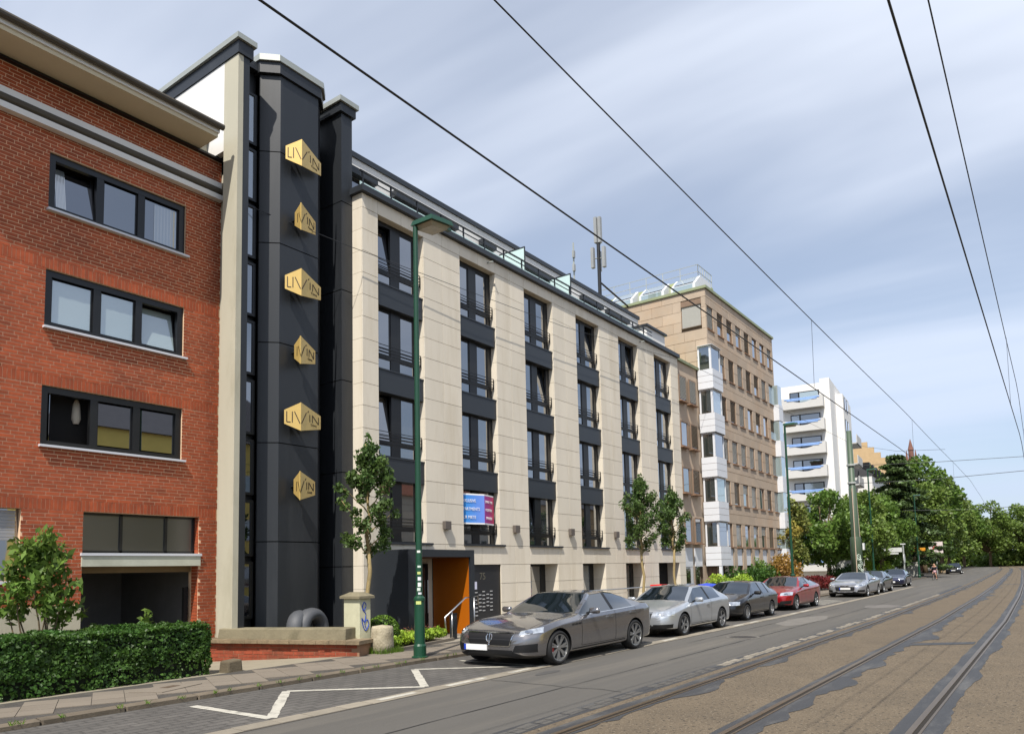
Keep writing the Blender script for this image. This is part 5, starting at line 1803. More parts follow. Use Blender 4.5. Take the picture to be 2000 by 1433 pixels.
        for i, (r_, hh) in enumerate(prof):
            for k in range(10):
                a = 2*math.pi*k/10
                mb.v.append((mx_+r_*.62*math.cos(a), y0+s_*(.03+hh*1.05), belt(mx_)+.085+r_*.80*math.sin(a)))
        for i in range(len(prof)-1):
            for k in range(10):
                mb.f.append((i*10+k, i*10+(k+1) % 10, (i+1)*10+(k+1) % 10, (i+1)*10+k)); mb.m.append(0)
        mo = mb.build('wing_mirror', sp.get('mirror') or paint, t, smooth=True)
        MB().hexa([(mx_-.03, y0-s_*.05, belt(mx_)-.0), (mx_+.05, y0-s_*.05, belt(mx_)), (mx_+.05, y0+s_*.09, belt(mx_)+.05), (mx_-.03, y0+s_*.09, belt(mx_)+.05), (mx_-.03, y0-s_*.05, belt(mx_)+.04), (mx_+.05, y0-s_*.05, belt(mx_)+.04), (mx_+.05, y0+s_*.09, belt(mx_)+.09), (mx_-.03, y0+s_*.09, belt(mx_)+.09)]).build('mirror_foot', blackp, mo)
    gr = None
    for (nm, c4, m) in sp['front']:
        p = patch(nm, c4, m, nu=14, nv=5, off=.004)
        gr = gr or p
        if nm == 'grille' and sp.get('grille_frame'):
            c5 = list(c4)+[c4[0]]
            seam([tuple(q) for q in c5], .016, sp['grille_frame'], 'grille_frame', 'front', .009)
        if nm == 'grille' and p:
            for k in range(1, sp.get('bars', 4)):
                u = k/sp.get('bars', 4)
                pa = [c4[0][q]+(c4[3][q]-c4[0][q])*u for q in (0, 1)]; pb = [c4[1][q]+(c4[2][q]-c4[1][q])*u for q in (0, 1)]
                seam([tuple(pa), tuple(pb)], .012, sp.get('bar_mat', M('grille_bar', (52, 52, 54), .4)), 'grille_bar', 'front', .008)
    pz, py = sp['plate']
    h = hit((-2, py, pz), (1, 0, 0)); px = (h[0].x if h[0] is not None else 0)-.025
    pl = MB().box(px, px+.018, py-.26, py+.26, pz-.058, pz+.058).build('number_plate', platem, t)
    MB().box(px-.003, px-.0005, py+.215, py+.26, pz-.058, pz+.058).build('plate_band', plateb, pl)
    if 'emblem' in sp:
        b = MB()
        ey, ez, kind, es = sp['emblem']
        def pt(y, z):
            h_ = hit((-2, ey+y, ez+z), (1, 0, 0))
            return (h_[0].x if h_[0] is not None else .05)-.012, ey+y, ez+z
        if kind == 'trident':
            for pl_ in ([(0, -.12), (0, .11)], [(-.055, -.01), (-.06, .05), (-.035, .1)], [(.055, -.01), (.06, .05), (.035, .1)], [(-.055, -.01), (-.03, -.045), (0, -.05), (.03, -.045), (.055, -.01)], [(-.025, -.085), (.025, -.085)]):
                b.tube([pt(y*es, z*es) for y, z in pl_], .011*es, 6)
        elif kind == 'star':
            b.tube([pt(es*math.cos(a), es*math.sin(a)) for a in [2*math.pi*k/20 for k in range(21)]], .011, 6)
            for k in range(3):
                a = R(90+120*k); b.tube([pt(0, 0), pt(es*math.cos(a), es*math.sin(a))], .012, 6)
            b.tube([pt(-.30, 0), pt(-es, 0)], .014, 6); b.tube([pt(es, 0), pt(.30, 0)], .014, 6)
        elif kind == 'rings':
            for c in (-1.5, -.5, .5, 1.5):
                b.tube([pt(c*es*1.5+es*math.cos(a), es*math.sin(a)) for a in [2*math.pi*k/16 for k in range(17)]], .007, 5)
        b.build('emblem', chrome, t)
    # doors, handles, sills
    for x in sp['doors']:
        seam([(x, .32), (x+.01, .6), (x+.015, belt(x)-.01)])
    d0, d1 = sp['doors'][0], sp['doors'][-1]
    seam([(d0, .32), (d1-.12, .32)])
    for x in sp['handles']:
        zz = belt(x)-.13
        h = hit((x, -3, zz), (0, 1, 0))
        if h[0] is not None:
            y = h[0].y
            MB().hexa([(x-.10, y-.032, zz), (x+.10, y-.032, zz), (x+.10, y+.01, zz), (x-.10, y+.01, zz), (x-.10, y-.03, zz+.028), (x+.10, y-.03, zz+.028), (x+.10, y+.01, zz+.028), (x-.10, y+.01, zz+.028)]).build('door_handle', sp.get('handle_mat') or paint, t)
    if sp.get('chrome_line'):
        xs_ = [cx+.05+(sp['glass_end']-.1-cx)*i/14 for i in range(15)]
        seam([(x, belt(x)+.004) for x in xs_], .018, chrome, 'window_trim', 'side', .006)
        seam([(s_[0], s_[2]+(s_[1]-s_[2])*.87) for s_ in st if cx+.3 < s_[0] < sp['glass_end']+.02], .016, chrome, 'window_trim', 'side', .006)
    seam([(sp['fo']+wr+.1, .27), (sp['fo']+sp['wb']-wr-.1, .29)], .02, sp.get('sill_mat') or blackp, 'sill_trim', 'side', .005)
    seam([(.30, -Wd*.70), (cx-.08, -Wd*.84)], .007, None, 'bonnet_gap', 'top'); seam([(.30, Wd*.70), (cx-.08, Wd*.84)], .007, None, 'bonnet_gap', 'top')
    if 'vents' in sp:
        for x, z in sp['vents']:
            patch('wing_vent', [(x-.045, z), (x+.045, z+.012), (x+.045, z-.02), (x-.045, z-.03)], blackp, view='side', nu=3, nv=2)
    # dashboard-level things seen through the screen
    MB().box(.0, .0, 0, 0, 0, 0) if False else None
    return t

ghibli = dict(lev=3, L=4.86, W=1.945, H=1.47, fo=.86, wb=3.0, wr=.352, rim=.275, cowl=(1.68, 1.0), rf=2.42, rr=3.42, deck=(4.38, 1.13), bp=2.94, nose=.76, belt=(.95, 1.05), glass_end=4.0, rdrop=.05,
              spokes=7, twin=True, caliper=True, lamp=[(.60, .735), (.86, .80), (.90, .70), (.62, .655)], fog=[(.56, .46), (.87, .49), (.86, .32), (.50, .32)],
              front=[('grille', [(-.52, .70), (.52, .70), (.44, .44), (-.44, .44)], blackp), ('lower_intake', [(-.5, .36), (.5, .36), (.5, .27), (-.5, .27)], blackp)], grille_frame=chrome, bars=2,
              plate=(.40, .30), emblem=(0, .575, 'trident', 1.0), doors=[1.64, 2.98, 3.9], handles=[2.74, 3.74], handle_mat=chrome, chrome_line=True, vents=[(1.34, .80), (1.46, .803), (1.58, .806)])
a3 = dict(lev=3, L=4.21, W=1.765, H=1.42, fo=.87, wb=2.578, wr=.32, cowl=(1.30, .98), rf=2.02, rr=3.52, deck=(4.08, 1.0), rdrop=.07, bp=2.62, nose=.74, belt=(.90, 1.0), glass_end=3.62, spokes=5, twin=True,
          lamp=[(.46, .71), (.80, .72), (.82, .60), (.46, .60)], fog=[(.40, .36), (.80, .37), (.78, .26), (.42, .25)],
          front=[('grille', [(-.38, .70), (.38, .70), (.32, .42), (-.32, .42)], blackp), ('lower_intake', [(-.36, .36), (.36, .36), (.36, .25), (-.36, .25)], blackp)], bars=8,
          plate=(.46, 0.0), doors=[1.28, 2.66], handles=[2.45], pods=True, chrome_line=False, mirror=None)
corolla = dict(L=4.10, W=1.685, H=1.385, fo=.80, wb=2.465, wr=.29, rim=.19, cowl=(1.22, .93), rf=1.92, rr=3.4, deck=(3.98, .96), bp=2.42, cp=3.05, nose=.70, belt=(.87, .92), glass_end=3.66, spokes=8,
               lamp=[(.40, .68), (.74, .68), (.76, .56), (.40, .56)], fog=[(.48, .44), (.70, .44), (.70, .38), (.48, .38)],
               front=[('grille', [(-.34, .66), (.34, .66), (.34, .58), (-.34, .58)], blackp), ('bumper', [(-.7, .42), (.7, .42), (.68, .30), (-.68, .30)], blackp)], bars=3,
               plate=(.47, 0.0), doors=[1.18, 2.42, 3.3], handles=[2.25, 3.1], mirror=blackp, handle_mat=blackp)
cclass = dict(L=4.69, W=1.81, H=1.44, fo=.81, wb=2.84, wr=.325, cowl=(1.55, 1.0), rf=2.28, rr=3.28, deck=(4.22, 1.10), bp=2.78, nose=.76, belt=(.93, 1.03), glass_end=3.92, spokes=5, twin=True,
              lamp=[(.50, .76), (.84, .80), (.85, .66), (.50, .64)], fog=[(.52, .42), (.84, .44), (.80, .29), (.46, .28)],
              front=[('grille', [(-.44, .74), (.44, .74), (.40, .50), (-.40, .50)], blackp), ('lower_intake', [(-.48, .36), (.48, .36), (.46, .26), (-.46, .26)], blackp)], bars=3, bar_mat=chrome,
              plate=(.42, 0.0), emblem=(0, .62, 'star', .10), doors=[1.5, 2.82, 3.75], handles=[2.6, 3.55], chrome_line=True)
a4 = dict(L=4.73, W=1.84, H=1.43, fo=.88, wb=2.82, wr=.325, cowl=(1.58, .99), rf=2.30, rr=3.30, deck=(4.25, 1.08), bp=2.78, nose=.76, belt=(.92, 1.02), glass_end=3.95, spokes=5, twin=True,
          lamp=[(.54, .75), (.86, .76), (.86, .65), (.54, .64)], fog=[(.60, .42), (.86, .43), (.84, .30), (.56, .30)],
          front=[('grille', [(-.50, .74), (.50, .74), (.42, .36), (-.42, .36)], blackp)], grille_frame=chrome, bars=6, plate=(.50, 0.0), emblem=(0, .69, 'rings', .045), doors=[1.5, 2.8, 3.75], handles=[2.6, 3.55], chrome_line=True)
golf = dict(a3, lev=2, L=4.15, W=1.735, H=1.44, cp=3.1, bp=2.4, doors=[1.28, 2.42, 3.3], handles=[2.25, 3.1])
passat = dict(L=4.55, W=1.70, H=1.43, fo=.88, wb=2.63, wr=.30, rim=.2, cowl=(1.45, .97), rf=2.1, rr=3.9, deck=(4.42, .98), bp=2.6, cp=3.4, nose=.74, belt=(.90, .95), glass_end=4.1, spokes=8,
              lamp=[(.46, .70), (.76, .70), (.76, .60), (.46, .60)], front=[('bumper', [(-.74, .46), (.74, .46), (.74, .34), (-.74, .34)], blackp)], plate=(.42, .0), doors=[1.4, 2.6, 3.5], handles=[2.4, 3.3], mirror=blackp)
suv = dict(L=4.45, W=1.84, H=1.68, fo=.86, wb=2.66, wr=.35, cowl=(1.35, 1.1), rf=2.0, rr=3.7, deck=(4.3, 1.15), bp=2.5, cp=3.2, nose=.88, belt=(1.03, 1.1), glass_end=4.0, spokes=5,
           lamp=[(.50, .86), (.82, .88), (.84, .74), (.50, .74)], front=[('grille', [(-.42, .84), (.42, .84), (.40, .66), (-.40, .66)], blackp), ('lower_intake', [(-.5, .46), (.5, .46), (.5, .34), (-.5, .34)], blackp)], bars=3, plate=(.55, 0), doors=[1.3, 2.55, 3.4], handles=[2.3, 3.2])
pg = carpaint('bronze_grey_paint', (140, 138, 139), .85, .22)
CARS = [
    ('parked_car', 'bronze grey sports saloon with trident emblem, nearest of the parked cars', (11.50-.86, 8.30), ghibli, pg),
    ('parked_car', 'light silver three-door hatchback parked behind the bronze grey saloon', (17.70-.87, 8.47), a3, carpaint('silver_paint', (196, 200, 204), .7, .34)),
    ('parked_car', 'old black five-door hatchback parked between silver hatchback and red saloon', (23.3-.80, 8.74), corolla, carpaint('black_paint', (20, 20, 23), .3, .3)),
    ('parked_car', 'bright red saloon with star emblem on its grille', (29.1-.81, 8.90), cclass, carpaint('red_paint', (158, 16, 26), .45, .3)),
    ('parked_car', 'silver saloon with four rings on its grille, beyond the hatched marking', (40.4, 8.75), a4, carpaint('pale_silver_paint', (176, 178, 184), .7, .34)),
    ('parked_car', 'dark grey hatchback half hidden behind the silver saloon with rings', (46.2, 8.95), golf, carpaint('dark_grey_paint', (48, 52, 56), .5, .34)),
    ('parked_car', 'dark blue estate car parked beside the street name sign', (57.0, 9.35), passat, carpaint('dark_blue_paint', (26, 30, 62), .4, .36)),
    ('parked_car', 'black off-road car parked at the kerb beside a low wall far off', (114.0, 11.2), suv, carpaint('deep_black_paint', (22, 23, 26), .3, .34)),
]
for nm, lab, loc, sp_, pm in CARS:
    z = 0.006
    build_car(nm, lab, (loc[0], loc[1], z), sp_, pm, rz=0.0 if loc[0] < 50 else R(2))
# ------------------------------------------------------------------ vegetation
import numpy as np
RNG = np.random.default_rng(5)
def leafmesh(name, mat, pts, size, elong=1.7, up=0.25, nrm=None):
    """One quad-pair leaf per point, folded along its rib, scattered in direction."""
    P = np.asarray(pts, float)
    n = len(P)
    d = RNG.normal(size=(n, 3)); d[:, 2] -= up
    d /= np.linalg.norm(d, axis=1)[:, None]
    q = RNG.normal(size=(n, 3)); q[:, 2] += .8
    if nrm is not None:
        q = q*.55 + nrm*1.3
    s = np.cross(d, q); s /= np.linalg.norm(s, axis=1)[:, None]+1e-9
    k = np.cross(s, d)
    sz = (size*RNG.uniform(.65, 1.3, n))[:, None]
    v0 = P - d*sz*elong*.5
    v1 = P + s*sz*.5 + k*sz*.14
    v2 = P + d*sz*elong*.5
    v3 = P - s*sz*.5 + k*sz*.14
    V = np.stack([v0, v1, v2, v3], 1).reshape(-1, 3)
    me = bpy.data.meshes.new(name)
    me.vertices.add(4*n); me.vertices.foreach_set('co', V.ravel())
    me.loops.add(4*n); me.loops.foreach_set('vertex_index', np.arange(4*n))
    me.polygons.add(n); me.polygons.foreach_set('loop_start', np.arange(n)*4); me.polygons.foreach_set('loop_total', np.full(n, 4))
    me.materials.append(mat)
    me.update(); me.validate()
    return me
def clumps(centres, n, inner=.35):
    """points in ellipsoids (cx,cy,cz,rx,ry,rz), denser towards their skins"""
    w = np.array([c[3]*c[4]*c[5] for c in centres])**.7
    w /= w.sum()
    idx = RNG.choice(len(centres), n, p=w)
    c = np.array(centres)[idx]
    d = RNG.normal(size=(n, 3)); d /= np.linalg.norm(d, axis=1)[:, None]
    r = (inner + (1-inner)*RNG.random(n)**.55)[:, None]
    return c[:, :3] + d*r*c[:, 3:]
bark = M('tree_bark', (98, 84, 62), .95, var=.25, scale=8, bump=.5, bscale=30)
barky = M('young_bark', (150, 132, 92), .9, var=.2, scale=9, bump=.4, bscale=30)
def limb(b, p, q, r0, r1, n=5, wob=.06):
    p, q = Vector(p), Vector(q)
    L = (q-p).length
    pts = [p+(q-p)*i/n + Vector((random.uniform(-1, 1), random.uniform(-1, 1), random.uniform(-.4, .4)))*wob*L*(0 if i in (0,) else 1)*.5 for i in range(n+1)]
    b.tube(pts, [r0+(r1-r0)*i/n for i in range(n+1)], 7)
    return pts[-1]
def young_tree(name, label, x, y, z0, ztop, rad, seed, mat, zc=1.95):
    random.seed(seed)
    t = T(name, label, 'tree', (x, y, z0), world=False, group='young street trees')
    H_ = ztop-z0; zc -= z0
    b = MB()
    limb(b, (0, 0, -.1), (.02, 0, zc+.2), .055, .045, 5, .03)
    limb(b, (.02, 0, zc+.2), (.0, 0, H_-.2), .045, .012, 7, .05)
    cl = []
    nb = 22
    for i in range(nb):
        u = i/(nb-1)
        z = zc+.15+(H_-zc-.5)*u
        prof = math.sin(math.pi*min(1, .22+u*.66))**1.0*(1-.62*max(0, u-.42)/.58)
        a = i*2.4+random.uniform(-.5, .5)
        r_ = rad*prof*random.uniform(.62, 1.05)
        q = (r_*math.cos(a), r_*math.sin(a), z+r_*random.uniform(.45, .9))
        e = limb(b, (0, 0, z-.1), q, .018, .006, 4, .1)
        for k in (0.55, .8, 1.0):
            s = random.uniform(.12, .22)*(rad/.8)
            cl.append((q[0]*k+random.uniform(-.1, .1), q[1]*k+random.uniform(-.1, .1), z-.1+(q[2]-z+.1)*k, s, s, s*1.15))
    for k in range(5):
        cl.append((random.uniform(-.06, .06), random.uniform(-.06, .06), H_-.12-k*.22, .10+.035*k, .10+.035*k, .2))
    tr = b.build('trunk', barky, t, smooth=True)
    o = bpy.data.objects.new('crown', leafmesh('crown', mat, clumps(cl, int(6200*(rad/.8)), .1), .06, 1.5)); C.objects.link(o); o.parent = t
    return t
lf1 = leafmat('fresh_maple_leaf', (86, 110, 58), .4)
lf2 = leafmat('hedge_leaf', (66, 98, 40), .45)
lf3 = leafmat('plane_leaf', (108, 130, 60), .35)
lf4 = leafmat('dark_conifer_needle', (74, 94, 50), .4, .2)
lf5 = leafmat('lime_bright_leaf', (150, 178, 62), .35)
lf6 = leafmat('shrub_leaf', (98, 126, 54), .4)
lf7 = leafmat('copper_leaf', (110, 44, 40), .4)
lf8 = leafmat('olive_leaf', (122, 130, 66), .4)
young_tree('young_tree', 'slender young tree in the bed before the dark entrance box', 11.55, 12.35, .05, 4.82, .68, 3, lf1, 2.0)
young_tree('young_tree', 'young tree before the limestone house, behind the silver hatchback roof', 24.4, 12.0, .05, 5.08, .84, 11, lf1, 2.15)
young_tree('young_tree', 'young tree at the far end of the limestone house, nearest the brown block', 27.1, 12.0, .05, 4.8, .74, 17, lf1, 2.2)
# hedge
hd = T('hedge', 'clipped green hedge along the pavement before the brick house', 'hedge', (5.2, 12.6, 0))
random.seed(4)
hx0, hx1, hy0, hy1, hz0, hz1 = 2.6, 7.42, 11.82, 13.3, .06, .90
core = MB().box(hx0+.1, hx1-.1, hy0+.12, hy1-.1, hz0, hz1-.09); core.build('shade_core', M('hedge_shade', (24, 32, 16), .95), hd)  # solid filler; the shade between the leaves is put into its near-black colour
N = 30000
pts, nr = [], []
def hn(x, y, z): return .05*noise.noise((x*2.2, y*2.2, z*2.2)) + .03*noise.noise((x*6, y*6, z*6))
for _ in range(N):
    k = random.random()
    if k < .42:
        x, y, z, n_ = random.uniform(hx0, hx1), hy0, random.uniform(hz0, hz1), (0, -1, 0)
        if z < .30 and random.random() < .7: continue
        if noise.noise((x*1.7, z*2.5, 3.3)) > .22 and random.random() < .6: continue
    elif k < .86:
        x, y, z, n_ = random.uniform(hx0, hx1), random.uniform(hy0, hy1), hz1, (0, 0, 1)
    else:
        x, y, z, n_ = hx1, random.uniform(hy0, hy1), random.uniform(hz0, hz1), (1, 0, 0)
    if k >= .86 and z > hz1-.15: x -= .1
    if k < .42 and z > hz1-.1: y += .06
    dd = hn(x, y, z)*1.8 - abs(random.gauss(0, .035))
    pts.append((x-5.2+n_[0]*dd, y-12.6+n_[1]*dd, z+n_[2]*dd)); nr.append(n_)
o = bpy.data.objects.new('foliage', leafmesh('foliage', lf2, pts, .042, 1.5, 0, np.array(nr, float))); C.objects.link(o); o.parent = hd
st_ = MB()
for i in range(26):
    x = hx0+.15+i*(hx1-hx0-.3)/25
    limb(st_, (x, hy0+.22, .0), (x+random.uniform(-.1, .1), hy0+.12, .5), .014, .008, 3)
st_.build('stems', bark, hd)
# shrub behind the hedge
def shrub(name, label, x, y, z0, cl, n, size, mat, stems, cat='shrub', elong=1.7, group=None, inner=.2, up=.25):
    t = T(name, label, cat, (x, y, z0), world=False, group=group)
    b = MB()
    for (q, r_) in stems:
        limb(b, (random.uniform(-.05, .05), random.uniform(-.05, .05), -.05), q, r_, r_*.35, 5, .08)
    if stems: b.build('stems', bark, t, smooth=True)
    o = bpy.data.objects.new('foliage', leafmesh('foliage', mat, clumps(cl, n, inner), size, elong, up)); C.objects.link(o); o.parent = t
    return t
random.seed(9)
cl = []
stems = []
for i in range(17):
    a = i*2.4; u = (i+.5)/17
    z = 1.1+1.25*u; r_ = .62*(1-.62*u)*random.uniform(.7, 1.1)
    q = (r_*math.cos(a), r_*math.sin(a), z)
    if i < 9: stems.append((q, .02))
    cl.append((q[0], q[1], z, .2, .2, .2)); cl.append((q[0]*.6, q[1]*.6, z-.12, .2, .2, .18))
shrub('garden_shrub', 'leafy multi-stemmed shrub growing behind the hedge by the garage', 5.3, 13.35, .1, cl, 1500, .07, lf6, stems, elong=2.4, inner=.1, up=.7)
shrub('hedge_sprig', 'single young sprig standing above the hedge before the garage', 6.95, 13.1, .3, [(0, 0, .75, .1, .1, .14), (0, 0, .6, .13, .1, .1)], 60, .06, lf6, [((0, 0, .75), .008)])
# bed by the entrance
pb = T('planting_bed', 'bright green ground cover in the kerbed bed before the entrance', 'flower bed', (12.4, 11.7, 0))
bed = [(11.1, 11.34), (13.75, 11.92), (13.55, 12.6), (11.2, 12.5)]
MB().prism(bed, 0, KZ+.03).build('soil', M('bed_soil', (58, 46, 34), .95, var=.2), pb)
b = MB(); d = Vector((2.65, .58)).normalized(); n_ = Vector((d.y, -d.x))*.07
b.prism([(11.0, 11.32), (13.85, 11.94), (13.85+n_.x, 11.94+n_.y), (11.0+n_.x, 11.32+n_.y)], 0, KZ+.06); b.build('edging', slabm, pb)
pts = []
for _ in range(5200):
    u, v = random.random(), random.random()
    x = 11.15+2.55*u; y0 = 11.36+.57*u
    y = y0+.9*v
    if y > 12.55: continue
    h = .10+.12*abs(noise.noise((x*2.5, y*2.5, 0)))+.16*random.random()
    pts.append((x-12.4, y-11.7, KZ+h))
o = bpy.data.objects.new('ground_cover', leafmesh('ground_cover', lf5, pts, .06, 1.3, -.1)); C.objects.link(o); o.parent = pb
pts = [(random.uniform(11.4, 13.6)-12.4, 0, 0) for _ in range(140)]
pts = [(x, 11.36+(x+12.4-11.15)*.22+random.uniform(.1, .8)-11.7, KZ+random.uniform(.26, .40)) for x, _, _ in pts]
o = bpy.data.objects.new('pink_flowers', leafmesh('pink_flowers', leafmat('dull_pink_petal', (150, 96, 84), .3), pts, .028, 1.2)); C.objects.link(o); o.parent = pb
pts = []
nrm = []
for _ in range(2600):
    d = Vector((random.gauss(0, 1), random.gauss(0, 1), random.gauss(0, 1))).normalized()
    if d.z < -.5: continue
    r_ = .36*(1+.08*noise.noise(d*3))
    pts.append((d.x*r_, d.y*r_, .40+d.z*.36)); nrm.append(tuple(d))
bx = T('box_ball', 'rounded clipped evergreen bush between the gate post and the bed', 'shrub', (11.62, 12.0, .04), world=False)
o = bpy.data.objects.new('foliage', leafmesh('foliage', leafmat('box_leaf', (88, 122, 40), .4), pts, .035, 1.4, 0, np.array(nrm))); C.objects.link(o); o.parent = bx
MB().lathe([(0, .06), (.26, .14), (.31, .4), (.22, .64), (0, .7)], 14).build('shade_core', MATS['hedge_shade'], bx)  # filler whose dark colour stands in for the shade inside the bush
def tuft(label, spots, n, h, name='grass_tuft'):
    pts = []
    b = MB()
    for (x, y, r_) in spots:
        for _ in range(n):
            a, q = random.uniform(0, 6.28), r_*math.sqrt(random.random())
            px, py = x+q*math.cos(a), y+q*math.sin(a)
            hh = h*random.uniform(.4, 1.1); lx, ly = random.uniform(-.05, .05), random.uniform(-.05, .05)
            b._add([(px-.006, py, KZ-.01), (px+.006, py, KZ-.01), (px+lx+.002, py+ly, KZ+hh), (px+lx-.002, py+ly, KZ+hh)], [(0, 1, 2, 3)])
    return tag(b.build(name, leafmat('grass_blade', (104, 138, 48), .4)), label, 'grass', kind='stuff')
tuft('grass growing round the boundary stone and gate post', [(10.95, 11.3, .22), (11.25, 11.28, .2), (10.8, 11.5, .12)], 240, .14)
b_sp = [(3.5+i*.42+random.uniform(-.2, .2), 9.825, .05) for i in range(24)]
tuft('thin weeds in the gutter along the kerb', b_sp, 9, .045, 'grass_weeds')
# shrubs and trees further along
def bush(label, x, y, rx, ry, h, mat, n=2600, size=.09, name='bush', seed=1):
    random.seed(seed)
    cl = []
    for i in range(14):
        a = random.uniform(0, 6.28); q = math.sqrt(random.random())*.75
        s = random.uniform(.3, .5)
        cl.append((rx*q*math.cos(a), ry*q*math.sin(a), h*random.uniform(.25, .78), rx*s, ry*s, h*.3))
    return shrub(name, label, x, y, .05, cl, n, size, mat, [((rx*.3, 0, h*.5), .03), ((-rx*.3, .1, h*.5), .03)], group='shrubs along the front gardens')
bush('bright lime green bush between the silver and the black hatchback', 34.2, 12.5, 1.7, 1.0, 1.25, lf5, 3200, .08, seed=2)
bush('dense green bush behind the black hatchback', 38.6, 12.8, 2.2, 1.3, 1.6, lf2, 3600, .09, seed=3)
bush('low dark red bush behind the red saloon', 49.5, 12.3, 2.6, 1.0, .95, lf7, 3200, .09, seed=4)
bush('orange tinged bush beside the second street lamp', 45.5, 13.4, 2.0, 1.4, 2.3, leafmat('orange_leaf', (152, 120, 56), .4), 3200, .1, seed=5)
bush('rounded green bush by the tall tram mast', 62, 13.2, 2.0, 1.2, 1.7, lf2, 2600, .1, seed=6)
bush('bright green bush beside the dark gateway', 83, 14.4, 2.2, 1.6, 2.4, lf5, 2400, .13, seed=8)
bush('green bush behind the red saloon and the orange bush', 42.5, 13.8, 1.8, 1.2, 2.0, lf6, 3000, .1, seed=12)
def big_tree(label, x, y, h, rx, ry, zlo, mat, n, size, seed, kind='round', name='broadleaf_tree', group='trees along the street'):
    random.seed(seed)
    t = T(name, label, 'tree', (x, y, 0), world=False, group=group)
    b = MB()
    limb(b, (0, 0, -.2), (random.uniform(-.3, .3), random.uniform(-.3, .3), h*.62), .03*h**.9, .012*h, 7, .03)
    cl = []
    if kind == 'conifer':
        for i in range(44):
            u = (i+.5)/44
            z = zlo+(h-zlo)*u
            a = i*2.4
            for q in (.35, .7, 1.0):
                r_ = (1-u)**.75*random.uniform(.8, 1.1)*q
                cl.append((rx*r_*math.cos(a), ry*r_*math.sin(a), z-.10*h*r_, rx*.2, ry*.2, h*.018))
            limb(b, (0, 0, z), (rx*(1-u)**.75*math.cos(a), ry*(1-u)**.75*math.sin(a), z-.1*h*(1-u)), .05, .015, 3)
        inner = .1
    else:
        nc = 40
        for i in range(nc):
            d = Vector((random.gauss(0, 1), random.gauss(0, 1), random.gauss(0, 1))).normalized()
            q = random.uniform(.45, .95)
            zc_, rz_ = (h+zlo)/2, (h-zlo)/2
            taper = 1.0
            p = (rx*d.x*q, ry*d.y*q, zc_+rz_*d.z*q)
            if kind == 'column': pass
            s = random.uniform(.2, .36)
            cl.append((p[0], p[1], p[2], rx*s, ry*s, rz_*s*.8))
            if i < 14:
                limb(b, (0, 0, zlo+(p[2]-zlo)*.35 if p[2] > zlo else zlo*.7), p, .012*h, .004*h, 4, .08)
        inner = .3
    b.build('trunk', bark, t, smooth=True)
    o = bpy.data.objects.new('crown', leafmesh('crown', mat, clumps(cl, n, inner), size, 1.5, .2)); C.objects.link(o); o.parent = t
    return t
big_tree('upright yellow-green tree at the corner of the white flats', 53, 15.2, 6.6, 1.9, 1.9, .6, lf8, 6000, .17, 31)
big_tree('small yellowing tree beside the end of the brown block', 48.2, 13.9, 5.2, 1.2, 1.1, 2.0, leafmat('yellowing_leaf', (150, 140, 66), .4), 2200, .13, 32)
big_tree('spreading bright green tree before the white flats', 61, 14.2, 8.2, 4.8, 3.4, 1.6, lf6, 15000, .19, 33)
big_tree('green tree just beyond the tall tram mast', 70.5, 14.2, 8.4, 4.6, 3.2, 1.2, lf3, 13000, .2, 34)
big_tree('dark feathery cedar rising before the white houses', 93, 13.9, 13.6, 6.4, 5.0, 1.4, lf4, 22000, .26, 35, 'conifer', 'conifer_tree')
big_tree('tall full green tree right of the dark cedar', 112, 15.3, 14.6, 5.6, 5.0, 2.0, lf3, 16000, .3, 36)
big_tree('lower green tree under the tall full one', 82, 14.3, 8.8, 4.2, 3.4, 1.4, lf6, 10000, .24, 37)
FT = [(124, 15.6, 16.0, 6.0), (136, 16.2, 15.6, 6.0), (148, 17.2, 15.0, 6.0), (162, 18.4, 15.0, 6.2), (178, 19.6, 15.2, 6.6), (196, 20, 15.4, 7), (214, 18.5, 16, 7.2), (230, 14.0, 16.4, 7.4), (242, 6.0, 16.5, 8), (236, -4.5, 16.5, 8), (208, -10.5, 15.5, 7.5), (222, 24, 16, 8)]
NTH = ['first', 'second', 'third', 'fourth', 'fifth', 'sixth', 'seventh', 'eighth', 'ninth', 'tenth', 'eleventh', 'twelfth']
for i, (x, y, h, r_) in enumerate(FT):
    big_tree('plane tree lining the far bend, %s counted away from the camera' % NTH[i], x, y, h, r_, r_*.95, 2.2, lf3 if i % 3 else lf6, 10000, .42, 60+i, name='plane_tree', group='plane trees along the far bend')
b = MB()
for i in range(60):
    pass
far_pts = clumps([(258+random.uniform(-8, 8), -60+i*5.0, 5.5, 6, 5, 6) for i in range(26)] + [(250+random.uniform(-10, 10), -58+i*3.2, 1.6, 4, 4, 2.2) for i in range(40)] + [(205+i*3, -14+.2*i, 1.3, 3, 3, 1.8) for i in range(14)], 52000, .3)
o = bpy.data.objects.new('treeline', leafmesh('treeline', lf3, far_pts, .75, 1.4)); C.objects.link(o)
tag(o, 'green mass of trees closing the far end of the street', 'trees', kind='stuff')
